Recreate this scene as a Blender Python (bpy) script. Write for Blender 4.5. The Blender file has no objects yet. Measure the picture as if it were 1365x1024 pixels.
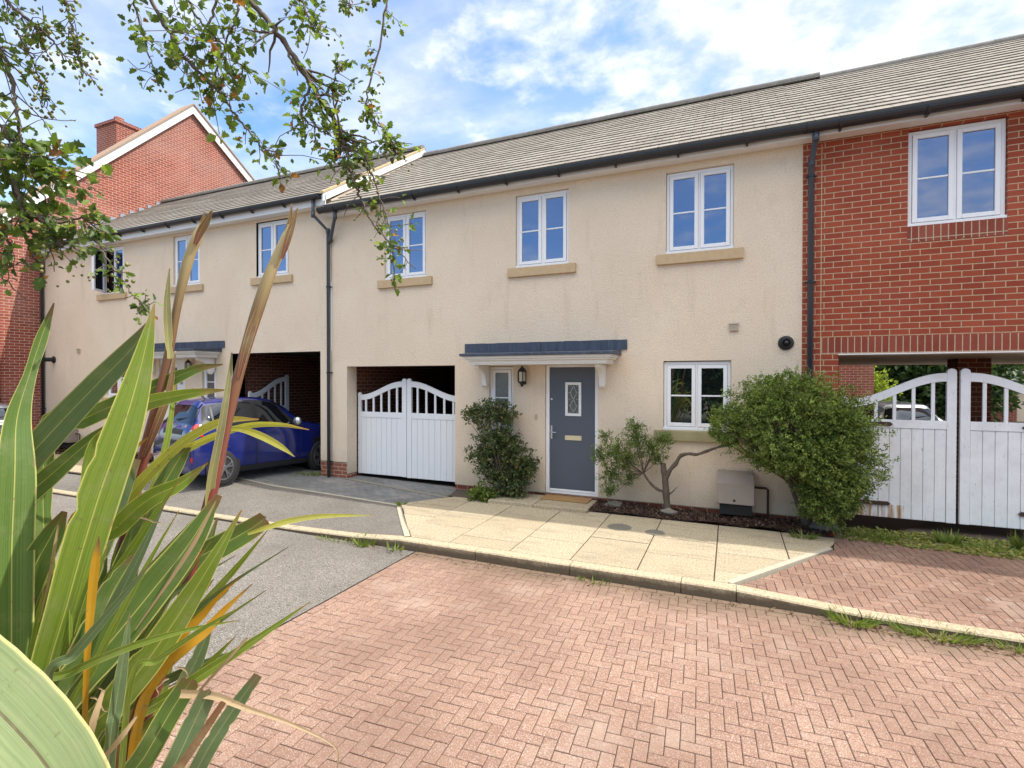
import bpy, bmesh, math, random
import numpy as np
from mathutils import Vector, Matrix
R = math.radians
PI = math.pi
rnd = random.Random(7)
scene = bpy.context.scene
COL = scene.collection

# ------------------------------------------------------------------ camera
CAMH = 2.08
CAMP = Vector((0, -8.4, CAMH))
YAW, PITCH, ROLL, FPX = R(23.21), R(.61), R(.04), 680.0
_fw = Vector((-math.sin(YAW)*math.cos(PITCH), math.cos(YAW)*math.cos(PITCH), -math.sin(PITCH)))
_r0 = Vector((math.cos(YAW), math.sin(YAW), 0))
_u0 = _r0.cross(_fw)
_rt = _r0*math.cos(ROLL)+_u0*math.sin(ROLL)
_up = -_r0*math.sin(ROLL)+_u0*math.cos(ROLL)
def at(px, py, d):
    """world point seen at photo pixel (px,py), d metres along the viewing axis"""
    return CAMP+_fw*d+_rt*((px-682.5)/FPX*d)-_up*((py-512)/FPX*d)
cd = bpy.data.cameras.new('camera')
cam = bpy.data.objects.new('camera', cd); COL.objects.link(cam)
m = Matrix((_rt, _up, -_fw)).transposed().to_4x4(); m.translation = CAMP
cam.matrix_world = m
cd.sensor_width = 36; cd.lens = 36*FPX/1365; cd.clip_start = .05; cd.clip_end = 2000
scene.camera = cam

# ------------------------------------------------------------------ node helpers
class NT:
    def __init__(s, tree): s.t = tree; s.n = tree.nodes; s.l = tree.links
    def node(s, typ, ins=None, **kw):
        n = s.n.new(typ)
        for k, v in kw.items(): setattr(n, k, v)
        if ins:
            for k, v in ins.items():
                if isinstance(v, bpy.types.NodeSocket): s.l.new(v, n.inputs[k])
                else: n.inputs[k].default_value = v
        return n
    def math(s, op, a, b=None, c=None):
        ins = {0: a}
        if b is not None: ins[1] = b
        if c is not None: ins[2] = c
        return s.node('ShaderNodeMath', ins, operation=op).outputs[0]
    def mix(s, f, a, b, bt='MIX'):
        n = s.node('ShaderNodeMix', data_type='RGBA', blend_type=bt)
        for i, v in ((0, f), (6, a), (7, b)):
            if isinstance(v, bpy.types.NodeSocket): s.l.new(v, n.inputs[i])
            else: n.inputs[i].default_value = v if i == 0 else (tuple(v)+(1,) if len(v) == 3 else v)
        return n.outputs[2]
    def noise(s, vec, scale, detail=4, rough=.55, dist=0.):
        ins = {'Scale': scale, 'Detail': detail, 'Roughness': rough, 'Distortion': dist}
        if vec is not None: ins['Vector'] = vec
        return s.node('ShaderNodeTexNoise', ins).outputs[0]
    def ramp(s, f, pts):
        n = s.node('ShaderNodeValToRGB', {0: f}); e = n.color_ramp.elements
        while len(e) > 1: e.remove(e[-1])
        e[0].position = pts[0][0]; c = pts[0][1]; e[0].color = (c if not isinstance(c, (int, float)) else (c,)*3)[:3]+(1,) if not isinstance(c, (int, float)) else (c, c, c, 1)
        for p, c in pts[1:]:
            k = e.new(p); k.color = (c, c, c, 1) if isinstance(c, (int, float)) else tuple(c)[:3]+(1,)
        return n.outputs[0]
    def comb(s, x, y, z=0.):
        return s.node('ShaderNodeCombineXYZ', {0: x, 1: y, 2: z}).outputs[0]
def mat(name, fn):
    m = bpy.data.materials.new(name); m.use_nodes = True
    t = NT(m.node_tree); t.n.clear()
    out = t.node('ShaderNodeOutputMaterial')
    sh = fn(t)
    t.l.new(sh, out.inputs[0])
    return m
def bsdf(t, col, rough=.6, bump=None, bstr=.3, bdist=.01, metal=0., spec=.5, **kw):
    p = t.node('ShaderNodeBsdfPrincipled')
    for k, v in (('Base Color', col), ('Roughness', rough), ('Metallic', metal), ('Specular IOR Level', spec), *kw.items()):
        if isinstance(v, bpy.types.NodeSocket): t.l.new(v, p.inputs[k])
        else:
            if k == 'Base Color' and len(v) == 3: v = tuple(v)+(1,)
            p.inputs[k].default_value = v
    if bump is not None:
        b = t.node('ShaderNodeBump', {'Strength': bstr, 'Distance': bdist, 'Height': bump})
        t.l.new(b.outputs[0], p.inputs['Normal'])
    return p.outputs[0]
def pos(t): return t.node('ShaderNodeNewGeometry').outputs['Position']
def xyz(t, v): return t.node('ShaderNodeSeparateXYZ', {0: v}).outputs
def wall_uv(t):
    g = t.node('ShaderNodeNewGeometry')
    p = xyz(t, g.outputs['Position']); n = xyz(t, g.outputs['True Normal'])
    side = t.math('GREATER_THAN', t.math('ABSOLUTE', n[0]), .7)
    u = t.math('ADD', t.math('MULTIPLY', p[0], t.math('SUBTRACT', 1., side)), t.math('MULTIPLY', p[1], side))
    return u, p[2], g.outputs['Position']

def m_plain(name, col, rough=.5, var=.12, scale=8, metal=0., spec=.5, bstr=.05, bscale=60):
    def f(t):
        p = pos(t)
        n = t.noise(p, scale, 5)
        c = t.mix(n, tuple(x*(1-var) for x in col), tuple(min(1, x*(1+var)) for x in col))
        r = t.math('ADD', rough-.06, t.math('MULTIPLY', t.noise(p, scale*2.3), .12))
        return bsdf(t, c, r, t.noise(p, bscale, 3), bstr, .004, metal, spec)
    return mat(name, f)
def m_brick(name, c1, c2, mortar, w=.22, h=.081, du=0., dv=0., rot=False, lightpatch=0.):
    def f(t):
        u, v, p = wall_uv(t)
        if rot: u, v = v, u
        vec = t.comb(t.math('ADD', u, du), t.math('ADD', v, dv))
        jit = t.noise(p, 40, 2)
        vec2 = t.node('ShaderNodeVectorMath', {0: vec, 1: t.comb(t.math('MULTIPLY', t.math('SUBTRACT', jit, .5), .006), t.math('MULTIPLY', t.math('SUBTRACT', t.noise(p, 31, 2), .5), .006))}, operation='ADD').outputs[0]
        b = t.node('ShaderNodeTexBrick', {'Vector': vec2, 'Color1': (0, 0, 0, 1), 'Color2': (1, 1, 1, 1), 'Mortar': (.5, .5, .5, 1), 'Scale': 1., 'Mortar Size': .0062, 'Mortar Smooth': .15, 'Bias': 0., 'Brick Width': w, 'Row Height': h}, offset=(0. if rot else .5))
        tint = b.outputs[0]; fac = b.outputs[1]
        bc = t.mix(tint, c1, c2)
        bc = t.mix(t.math('MULTIPLY', t.noise(p, 55, 5, .7), .45), bc, tuple(x*.62 for x in c1))
        bc = t.mix(t.ramp(t.noise(p, 1.3, 5), [(.45, 0.), (.75, .35)]), bc, tuple(min(1, x*1.35+.03) for x in c2))
        if lightpatch:
            bc = t.mix(t.ramp(t.noise(p, .35, 5, .65), [(.42, 0.), (.7, lightpatch)]), bc, (.46, .33, .28))
        mo = t.mix(t.noise(p, 30, 4), tuple(x*.8 for x in mortar), tuple(min(1, x*1.15) for x in mortar))
        c = t.mix(fac, bc, mo)
        hgt = t.math('ADD', t.math('MULTIPLY', t.math('SUBTRACT', 1., fac), 1.), t.math('MULTIPLY', t.noise(p, 120, 4), .35))
        return bsdf(t, c, .85, hgt, .6, .006, spec=.25)
    return mat(name, f)
def m_render():
    def f(t):
        u, v, p = wall_uv(t)
        fine = t.noise(p, 52, 5, .75); mid = t.noise(p, 22, 4, .7); big = t.noise(p, .7, 5)
        streak = t.noise(t.comb(t.math('MULTIPLY', u, 4.), t.math('MULTIPLY', v, .5), 0.), 1., 6, .7)
        c = t.mix(t.ramp(big, [(.3, 0.), (.7, 1.)]), (.735, .603, .462), (.81, .685, .54))
        c = t.mix(t.ramp(t.noise(p, 2.7, 7, .75), [(.54, 0.), (.72, .35)]), c, (.58, .47, .355))
        c = t.mix(t.ramp(streak, [(.56, 0.), (.74, .45)]), c, (.54, .43, .315))
        c = t.mix(t.ramp(fine, [(.34, .6), (.50, 0.)]), c, (.46, .36, .25))
        # rain splash dirt along the foot of the wall
        low = t.ramp(t.math('ADD', v, t.math('MULTIPLY', t.noise(p, 3., 5), .5)), [(.25, .55), (.85, 0.)])
        c = t.mix(low, c, (.36, .30, .22))
        hgt = t.math('ADD', fine, t.math('MULTIPLY', mid, .6))
        return bsdf(t, c, .92, hgt, .9, .014, spec=.15)
    return mat('cream_render', f)
def m_tiles(name, a, b, lichen=.3):
    def f(t):
        uv = t.node('ShaderNodeUVMap').outputs[0]; p = pos(t)
        k = t.node('ShaderNodeTexBrick', {'Vector': uv, 'Color1': (0, 0, 0, 1), 'Color2': (1, 1, 1, 1), 'Mortar': (.5, .5, .5, 1), 'Scale': 1., 'Mortar Size': .006, 'Mortar Smooth': 0., 'Brick Width': .3, 'Row Height': 1.}, offset=.5)
        c = t.mix(k.outputs[0], a, b)
        c = t.mix(t.math('MULTIPLY', t.noise(p, 30, 6, .7), .5), c, tuple(x*.6 for x in a))
        c = t.mix(t.ramp(t.noise(p, 9, 6, .7), [(.52, 0.), (.7, lichen)]), c, (.62, .58, .47))
        c = t.mix(t.math('MULTIPLY', k.outputs[1], .7), c, (.05, .045, .04))
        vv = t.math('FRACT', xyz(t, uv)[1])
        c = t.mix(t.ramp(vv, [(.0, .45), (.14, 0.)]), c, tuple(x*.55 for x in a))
        return bsdf(t, c, .9, t.noise(p, 70, 5), .4, .006, spec=.2)
    return mat(name, f)
def m_glass(name, refl=.42, tintc=(.82, .88, 1.), inner=(.012, .014, .017)):
    def f(t):
        p = pos(t)
        lw = t.node('ShaderNodeFresnel', {'IOR': 1.5}).outputs[0]
        fac = t.math('MINIMUM', t.math('ADD', refl, t.math('MULTIPLY', lw, .8)), 1.)
        wav = t.node('ShaderNodeBump', {'Strength': .05, 'Distance': .02, 'Height': t.noise(p, 1.4, 2)})
        g = t.node('ShaderNodeBsdfGlossy', {'Color': tintc+(1,), 'Roughness': .012, 'Normal': wav.outputs[0]})
        d = t.node('ShaderNodeBsdfDiffuse', {'Color': inner+(1,)})
        return t.node('ShaderNodeMixShader', {0: fac, 1: d.outputs[0], 2: g.outputs[0]}).outputs[0]
    return mat(name, f)
def m_foliage(name, stops, trans=.35, gloss=.35):
    def f(t):
        a = t.node('ShaderNodeAttribute', attribute_name='tint').outputs['Fac']
        c = t.ramp(a, stops)
        p = bsdf(t, c, .5, spec=gloss)
        tr = t.node('ShaderNodeBsdfTranslucent', {'Color': t.mix(1., c, (1.5, 1.55, .6), 'MULTIPLY')})
        return t.node('ShaderNodeMixShader', {0: trans, 1: p, 2: tr.outputs[0]}).outputs[0]
    return mat(name, f)
def m_strap(name, dark, light, edge=None, tip=None, base=None, trans=.22, blotch=None, rib=None):
    """long strap leaf: lengthwise veins, pale margin, tip colour (uv: u across, v along)"""
    def f(t):
        uv = xyz(t, t.node('ShaderNodeUVMap').outputs[0]); u, v = uv[0], uv[1]; p = pos(t)
        st = t.noise(t.comb(t.math('MULTIPLY', u, 22.), t.math('MULTIPLY', v, 1.2)), 1., 5, .7)
        st2 = t.noise(t.comb(t.math('MULTIPLY', u, 90.), t.math('MULTIPLY', v, 2.)), 1., 2)
        c = t.mix(t.ramp(st, [(.3, 0.), (.7, 1.)]), dark, light)
        c = t.mix(t.math('MULTIPLY', st2, .35), c, tuple(x*.6 for x in dark))
        if base: c = t.mix(t.ramp(v, [(.1, 1.), (.45, 0.)]), c, base)
        if blotch: c = t.mix(t.ramp(t.noise(t.comb(t.math('MULTIPLY', u, 3.), t.math('MULTIPLY', v, 5.)), 1., 5), [(.48, 0.), (.62, 1.)]), c, blotch)
        cen = t.math('ABSOLUTE', t.math('SUBTRACT', u, .5))
        if edge:
            c = t.mix(t.ramp(cen, [(.455, 0.), (.475, .9)]), c, edge)
            c = t.mix(t.ramp(cen, [(.008, .75), (.022, 0.)]), c, rib or edge)
        if tip: c = t.mix(t.ramp(t.math('ADD', v, t.math('MULTIPLY', t.math('SUBTRACT', t.noise(p, 30, 4), .5), .05)), [(.965, 0.), (1.0, .9)]), c, tip)
        c = t.mix(t.ramp(t.noise(p, 55, 4, .7), [(.62, 0.), (.72, .75)]), c, (.17, .125, .06))
        c = t.mix(t.ramp(t.noise(p, 9, 6, .75), [(.50, 0.), (.75, .40)]), c, (.34, .33, .20))
        c = t.mix(t.math('MULTIPLY', t.ramp(cen, [(.40, 0.), (.5, 1.)]), t.ramp(t.noise(p, 16, 5, .7), [(.56, 0.), (.64, .9)])), c, (.33, .22, .11))
        sh = bsdf(t, c, .42, t.math('ADD', st, st2), .25, .002, spec=.4)
        tr = t.node('ShaderNodeBsdfTranslucent', {'Color': t.mix(1., c, (1.5, 1.5, .7), 'MULTIPLY')})
        return t.node('ShaderNodeMixShader', {0: trans, 1: sh, 2: tr.outputs[0]}).outputs[0]
    return mat(name, f)

M = {}
M['render'] = m_render()
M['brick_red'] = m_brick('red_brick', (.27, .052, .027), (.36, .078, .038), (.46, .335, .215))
M['brick_soldier'] = m_brick('red_brick_soldier', (.22, .048, .030), (.30, .075, .045), (.47, .36, .25), w=.25, h=.079, rot=True, du=.06)
M['brick_rowlock'] = m_brick('red_brick_rowlock', (.22, .048, .030), (.30, .085, .055), (.47, .36, .25), w=.25, h=.079, rot=True, du=.05)
M['brick_gable'] = m_brick('gable_brick', (.25, .058, .036), (.33, .085, .05), (.55, .42, .34), lightpatch=.35)
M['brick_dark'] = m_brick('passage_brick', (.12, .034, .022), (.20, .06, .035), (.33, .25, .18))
M['brick_plinth'] = m_brick('plinth_brick', (.2, .06, .04), (.3, .10, .06), (.42, .36, .28), dv=.02)
M['upvc'] = m_plain('white_upvc', (.78, .78, .79), .35, .03, bstr=.02)
M['white_paint'] = m_plain('white_paint', (.76, .74, .70), .5, .05, bstr=.05)
M['bargeboard'] = m_plain('white_board', (.74, .74, .74), .5, .06)
M['stone'] = m_plain('sandstone_sill', (.50, .365, .215), .85, .18, 14, bstr=.4, bscale=90)
M['stone_green'] = m_plain('mossy_sill', (.32, .28, .15), .85, .3, 5, bstr=.4, bscale=90)
M['gutter'] = m_plain('black_plastic', (.020, .022, .027), .38, .3, 6)
M['pipe'] = m_plain('grey_black_plastic', (.045, .054, .072), .4, .25, 6)
M['lead'] = None
M['tile'] = m_tiles('concrete_tiles', (.255, .222, .187), (.355, .315, .268))
M['tile_left'] = m_tiles('concrete_tiles_grey', (.235, .205, .175), (.325, .29, .25), .3)
M['ridge'] = m_plain('ridge_tile', (.20, .185, .165), .9, .35, 12, bstr=.4)
M['clay'] = m_plain('clay_tile', (.33, .22, .15), .9, .3, 10, bstr=.4)
M['mortar'] = m_plain('verge_mortar', (.46, .36, .2), .95, .35, 18, bstr=.6)
M['leadlight'] = m_plain('lead_flashing', (.27, .31, .36), .6, .25, 8)
M['glass'] = m_glass('window_glass', .31, (.54, .65, .92))
M['glass_low'] = m_glass('window_glass_dark', .20, (.9, 1., 1.), (.008, .011, .011))
M['glass_frost'] = m_plain('frosted_glass', (.10, .105, .105), .25, .35, 22, spec=.8, bstr=.4, bscale=50)
M['black'] = m_plain('black_metal', (.014, .014, .015), .4, .2)
M['rubber'] = m_plain('black_rubber', (.02, .02, .02), .8, .2)
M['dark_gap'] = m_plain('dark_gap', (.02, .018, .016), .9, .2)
M['brass'] = m_plain('brass', (.72, .62, .42), .35, .1, metal=.35)
M['chrome'] = m_plain('chrome', (.62, .63, .65), .2, .08, metal=.9)
M['meter'] = m_plain('meter_box_plastic', (.33, .27, .225), .6, .14, 7)
M['beige'] = m_plain('beige_plastic', (.48, .41, .31), .6, .1)
M['soffit'] = m_plain('soffit_board', (.72, .62, .46), .7, .06, 3)
M['rust'] = m_plain('rusty_iron', (.06, .03, .024), .85, .5, 30, bstr=.5)
M['mat'] = m_plain('coir', (.33, .19, .075), .95, .4, 60, bstr=1., bscale=300)
M['rock'] = m_plain('grey_rock', (.17, .15, .125), .9, .3, 9, bstr=.6, bscale=25)
M['iron'] = m_plain('iron_cover', (.20, .18, .14), .7, .3, 20, bstr=.5)
M['bark'] = m_plain('bark', (.10, .075, .056), .9, .45, 22, bstr=.8, bscale=70)
M['twig'] = m_plain('twig_bark', (.13, .10, .075), .85, .4, 30, bstr=.4)
M['soil'] = m_plain('soil', (.075, .055, .04), .95, .4, 12, bstr=.8)
M['berry'] = m_plain('berry', (.20, .20, .055), .4, .5, 20)
M['lampglass'] = m_plain('lamp_glass', (.42, .38, .30), .12, .2, 12, spec=.8)
M['pot'] = m_plain('chimney_pot', (.5, .26, .19), .85, .2)
def _lead(t):
    u, v, p = wall_uv(t)
    n = t.noise(t.comb(t.math('MULTIPLY', u, 14.), t.math('MULTIPLY', v, 1.5)), 1., 5, .7)
    c = t.mix(t.ramp(n, [(.35, 0.), (.75, 1.)]), (.028, .038, .062), (.075, .098, .145))
    c = t.mix(t.ramp(t.noise(t.comb(t.math('MULTIPLY', u, 40.), v), 1., 3), [(.64, 0.), (.8, .4)]), c, (.27, .29, .34))
    return bsdf(t, c, .55, t.noise(p, 12, 4), .4, .01)
M['lead'] = mat('lead_sheet', _lead)
def _door(t):
    p = xyz(t, pos(t)); pp = pos(t)
    g = t.noise(t.comb(t.math('MULTIPLY', p[0], 60.), t.math('MULTIPLY', p[2], 3.)), 1., 5, .6)
    c = t.mix(g, (.070, .083, .112), (.086, .102, .136))
    return bsdf(t, c, .48, g, .25, .003)
M['door'] = mat('slate_blue_door', _door)
M['door_white'] = m_plain('white_door', (.72, .73, .76), .4, .03)
def _gate(weather):
    def f(t):
        p = pos(t); s = xyz(t, p)
        n = t.noise(t.comb(t.math('MULTIPLY', s[0], 30.), t.math('MULTIPLY', s[1], 30.), t.math('MULTIPLY', s[2], 3.)), 1., 5, .65)
        c = t.mix(n, (.70, .71, .73), (.80, .81, .83))
        h = n
        if weather:
            dk = t.ramp(t.noise(t.comb(t.math('MULTIPLY', s[0], 45.), s[1], t.math('MULTIPLY', s[2], 14.)), 1., 5, .7), [(.62, 0.), (.70, .8)])
            c = t.mix(dk, c, (.30, .28, .26))
            c = t.mix(t.ramp(t.noise(p, 2.2, 6, .7), [(.45, 0.), (.7, .6)]), c, (.54, .54, .54))
            # rust that has run down from the hinge straps
            strk = t.noise(t.comb(t.math('MULTIPLY', s[0], 22.), t.math('MULTIPLY', s[2], 1.5)), 1., 4, .6)
            near = t.math('MULTIPLY', t.math('LESS_THAN', s[0], 2.22), t.math('LESS_THAN', t.math('ABSOLUTE', t.math('SUBTRACT', s[2], .22)), .10))
            up = t.math('MULTIPLY', t.math('LESS_THAN', s[0], 2.15), t.ramp(s[2], [(.9, 0.), (1.43, .55)])) if False else t.math('MULTIPLY', t.math('LESS_THAN', s[0], 2.1), t.math('LESS_THAN', t.math('ABSOLUTE', t.math('SUBTRACT', s[2], 1.25)), .2))
            c = t.mix(t.math('MULTIPLY', near, t.ramp(strk, [(.42, 0.), (.6, .95)])), c, (.40, .20, .07))
            c = t.mix(t.math('MULTIPLY', up, t.ramp(strk, [(.42, 0.), (.7, .45)])), c, (.56, .45, .30))
        return bsdf(t, c, .55, h, .3, .003)
    return f
M['gate'] = mat('white_gate_paint', _gate(False)); M['gate_old'] = mat('weathered_gate_paint', _gate(True))
def _asphalt(a, b, sc=170.):
    def f(t):
        p = pos(t)
        v = t.node('ShaderNodeTexVoronoi', {'Vector': p, 'Scale': sc}); col = xyz(t, v.outputs['Color'])
        c = t.mix(t.ramp(col[0], [(.1, 0.), (.55, .35), (.95, 1.)]), a, b)
        c = t.mix(t.ramp(t.noise(p, .8, 6, .65), [(.4, 0.), (.7, .45)]), c, tuple(x*.72 for x in a))
        c = t.mix(t.ramp(t.noise(p, 3.1, 6, .7), [(.55, 0.), (.75, .3)]), c, (.24, .20, .155))
        h = t.math('SUBTRACT', 1., v.outputs['Distance'])
        return bsdf(t, c, .9, h, .7, .006, spec=.25)
    return f
M['asphalt'] = mat('road_asphalt', _asphalt((.10, .089, .077), (.34, .312, .275), 150.))
M['asphalt_drive'] = mat('drive_asphalt', _asphalt((.098, .088, .076), (.30, .275, .24), 160.))
def _block(a, b, grit, moss=0., dirt=True):
    def f(t):
        p = pos(t); s = xyz(t, p)
        ti = t.node('ShaderNodeAttribute', attribute_name='tint').outputs['Fac']
        c = t.mix(ti, a, b)
        v = t.node('ShaderNodeTexVoronoi', {'Vector': p, 'Scale': 190.}); col = xyz(t, v.outputs['Color'])
        c = t.mix(t.ramp(col[0], [(.70, 0.), (.92, .52)]), c, grit)
        c = t.mix(t.ramp(col[1], [(.8, 0.), (.95, .6)]), c, tuple(x*.45 for x in a))
        c = t.mix(t.ramp(t.noise(p, .55, 5, .6), [(.40, 0.), (.66, .7)]), c, tuple(x*.70 for x in a))
        c = t.mix(t.ramp(t.noise(p, 1.6, 6, .65), [(.55, 0.), (.75, .4)]), c, (.42, .335, .27))
        if dirt:
            band = t.ramp(t.math('ADD', s[1], t.math('MULTIPLY', t.noise(p, 2.2, 6, .7), .8)), [(0., 0.), (1., 0.)])
            k = t.math('ADD', s[1], t.math('MULTIPLY', t.math('SUBTRACT', t.noise(p, 2.6, 6, .7), .5), .9))
            dm = t.node('ShaderNodeMapRange', {0: k, 1: -3.42, 2: -2.98, 3: 0., 4: .92}).outputs[0]
            c = t.mix(dm, c, (.15, .105, .07))
        if moss:
            c = t.mix(t.ramp(t.noise(p, 12., 6, .75), [(.58, 0.), (.68, moss)]), c, (.42, .40, .36))
        return bsdf(t, c, .88, t.math('SUBTRACT', 1., v.outputs['Distance']), .5, .004, spec=.25)
    return f
M['block'] = mat('red_block_paving', _block((.255, .150, .108), (.310, .192, .138), (.60, .50, .43)))
M['block_apron'] = mat('worn_block_paving', _block((.21, .118, .085), (.29, .17, .12), (.42, .36, .29), .5, False))
M['sett'] = mat('grey_block_paving', _block((.15, .15, .15), (.23, .23, .225), (.34, .34, .33), .3, False))
def _slab(t):
    p = pos(t); ti = t.node('ShaderNodeAttribute', attribute_name='tint').outputs['Fac']
    c = t.mix(ti, (.48, .405, .28), (.56, .48, .34))
    c = t.mix(t.ramp(t.noise(p, 48, 5, .85), [(.40, 0.), (.58, .95)]), c, (.26, .21, .14))
    s = xyz(t, p)
    c = t.mix(t.ramp(t.noise(t.comb(t.math('MULTIPLY', s[0], 1.2), t.math('MULTIPLY', s[1], 4.)), 1., 6, .7), [(.5, 0.), (.7, .55)]), c, (.22, .18, .125))
    c = t.mix(t.ramp(t.noise(p, 28, 5, .75), [(.55, 0.), (.68, .6)]), c, (.19, .155, .10))
    return bsdf(t, c, .92, t.noise(p, 160, 5, .7), .6, .006, spec=.2)
M['slab'] = mat('pavement_slab', _slab)
def _kerb(t):
    p = pos(t); s = xyz(t, p)
    c = t.mix(t.ramp(t.noise(p, 42, 5, .8), [(.38, 0.), (.62, 1.)]), (.28, .225, .145), (.56, .47, .325))
    # road grime splashed on the lower half of the face
    low = t.node('ShaderNodeMapRange', {0: t.math('ADD', s[2], t.math('MULTIPLY', t.math('SUBTRACT', t.noise(p, 6, 6, .7), .5), .12)), 1: -.07, 2: .012, 3: .92, 4: 0.}).outputs[0]
    nz = xyz(t, t.node('ShaderNodeNewGeometry').outputs['True Normal'])[2]
    c = t.mix(t.math('MULTIPLY', low, t.ramp(nz, [(.3, 1.), (.8, .12)])), c, (.105, .078, .052))
    return bsdf(t, c, .92, t.noise(p, 120, 5), .6, .006, spec=.2)
M['kerb'] = mat('kerb_concrete', _kerb)
M['edging'] = m_plain('edging_concrete', (.40, .355, .27), .9, .3, 25, bstr=.5, bscale=90)
M['sand'] = m_plain('joint_sand', (.065, .042, .03), .95, .4, 20, bstr=.5)
M['car_blue'] = mat('blue_car_paint', lambda t: bsdf(t, (.008, .015, .125), .16, spec=.6, **{'Coat Weight': .6, 'Coat Roughness': .03}))
M['car_silver'] = mat('silver_car_paint', lambda t: bsdf(t, (.13, .13, .13), .3, metal=.5, **{'Coat Weight': .6, 'Coat Roughness': .05}))
M['car_grey'] = mat('grey_car_paint', lambda t: bsdf(t, (.12, .13, .14), .3, metal=.4, **{'Coat Weight': .6, 'Coat Roughness': .05}))
M['car_glass'] = m_glass('car_glass', .05, (.8, .88, 1.), (.006, .007, .009))
M['car_trim'] = m_plain('black_car_trim', (.016, .016, .017), .5, .1)
M['lamp_red'] = mat('red_lamp_lens', lambda t: bsdf(t, (.42, .010, .008), .12, spec=.8))
M['lamp_clear'] = mat('clear_lamp_lens', lambda t: bsdf(t, (.62, .64, .66), .1, spec=.8))
M['alloy'] = m_plain('alloy_wheel', (.30, .30, .32), .3, .1, metal=.8)
M['hedge_leaf'] = m_foliage('bush_leaf', [(0., (.045, .08, .026)), (.5, (.125, .185, .05)), (1., (.29, .36, .105))], .38, .25)
M['shrub_leaf'] = m_foliage('dark_shrub_leaf', [(0., (.03, .055, .02)), (.5, (.07, .11, .035)), (.78, (.12, .15, .045)), (1., (.20, .13, .055))], .22, .5)
M['sapling_leaf'] = m_foliage('sapling_leaf', [(0., (.065, .11, .033)), (1., (.22, .29, .08))], .35, .25)
M['weed_leaf'] = m_foliage('weed_leaf', [(0., (.07, .12, .025)), (.6, (.16, .22, .05)), (1., (.36, .32, .11))], .35, .25)
M['haw_leaf'] = m_foliage('hawthorn_leaf', [(0., (.055, .095, .03)), (.45, (.125, .195, .045)), (.9, (.24, .32, .07)), (1., (.28, .13, .05))], .42, .45)
M['tree_leaf'] = m_foliage('tree_leaf', [(0., (.02, .042, .016)), (1., (.055, .10, .028))], .25, .25)
M['lime_leaf'] = m_foliage('lime_leaf', [(0., (.12, .18, .03)), (1., (.30, .36, .06))], .4, .25)
M['mulch'] = m_foliage('bark_mulch', [(0., (.028, .017, .013)), (.7, (.075, .043, .032)), (1., (.16, .10, .075))], 0., .2)
M['litter'] = m_foliage('dry_litter', [(0., (.06, .035, .02)), (.7, (.16, .10, .05)), (1., (.30, .2, .09))], .1, .2)

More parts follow.
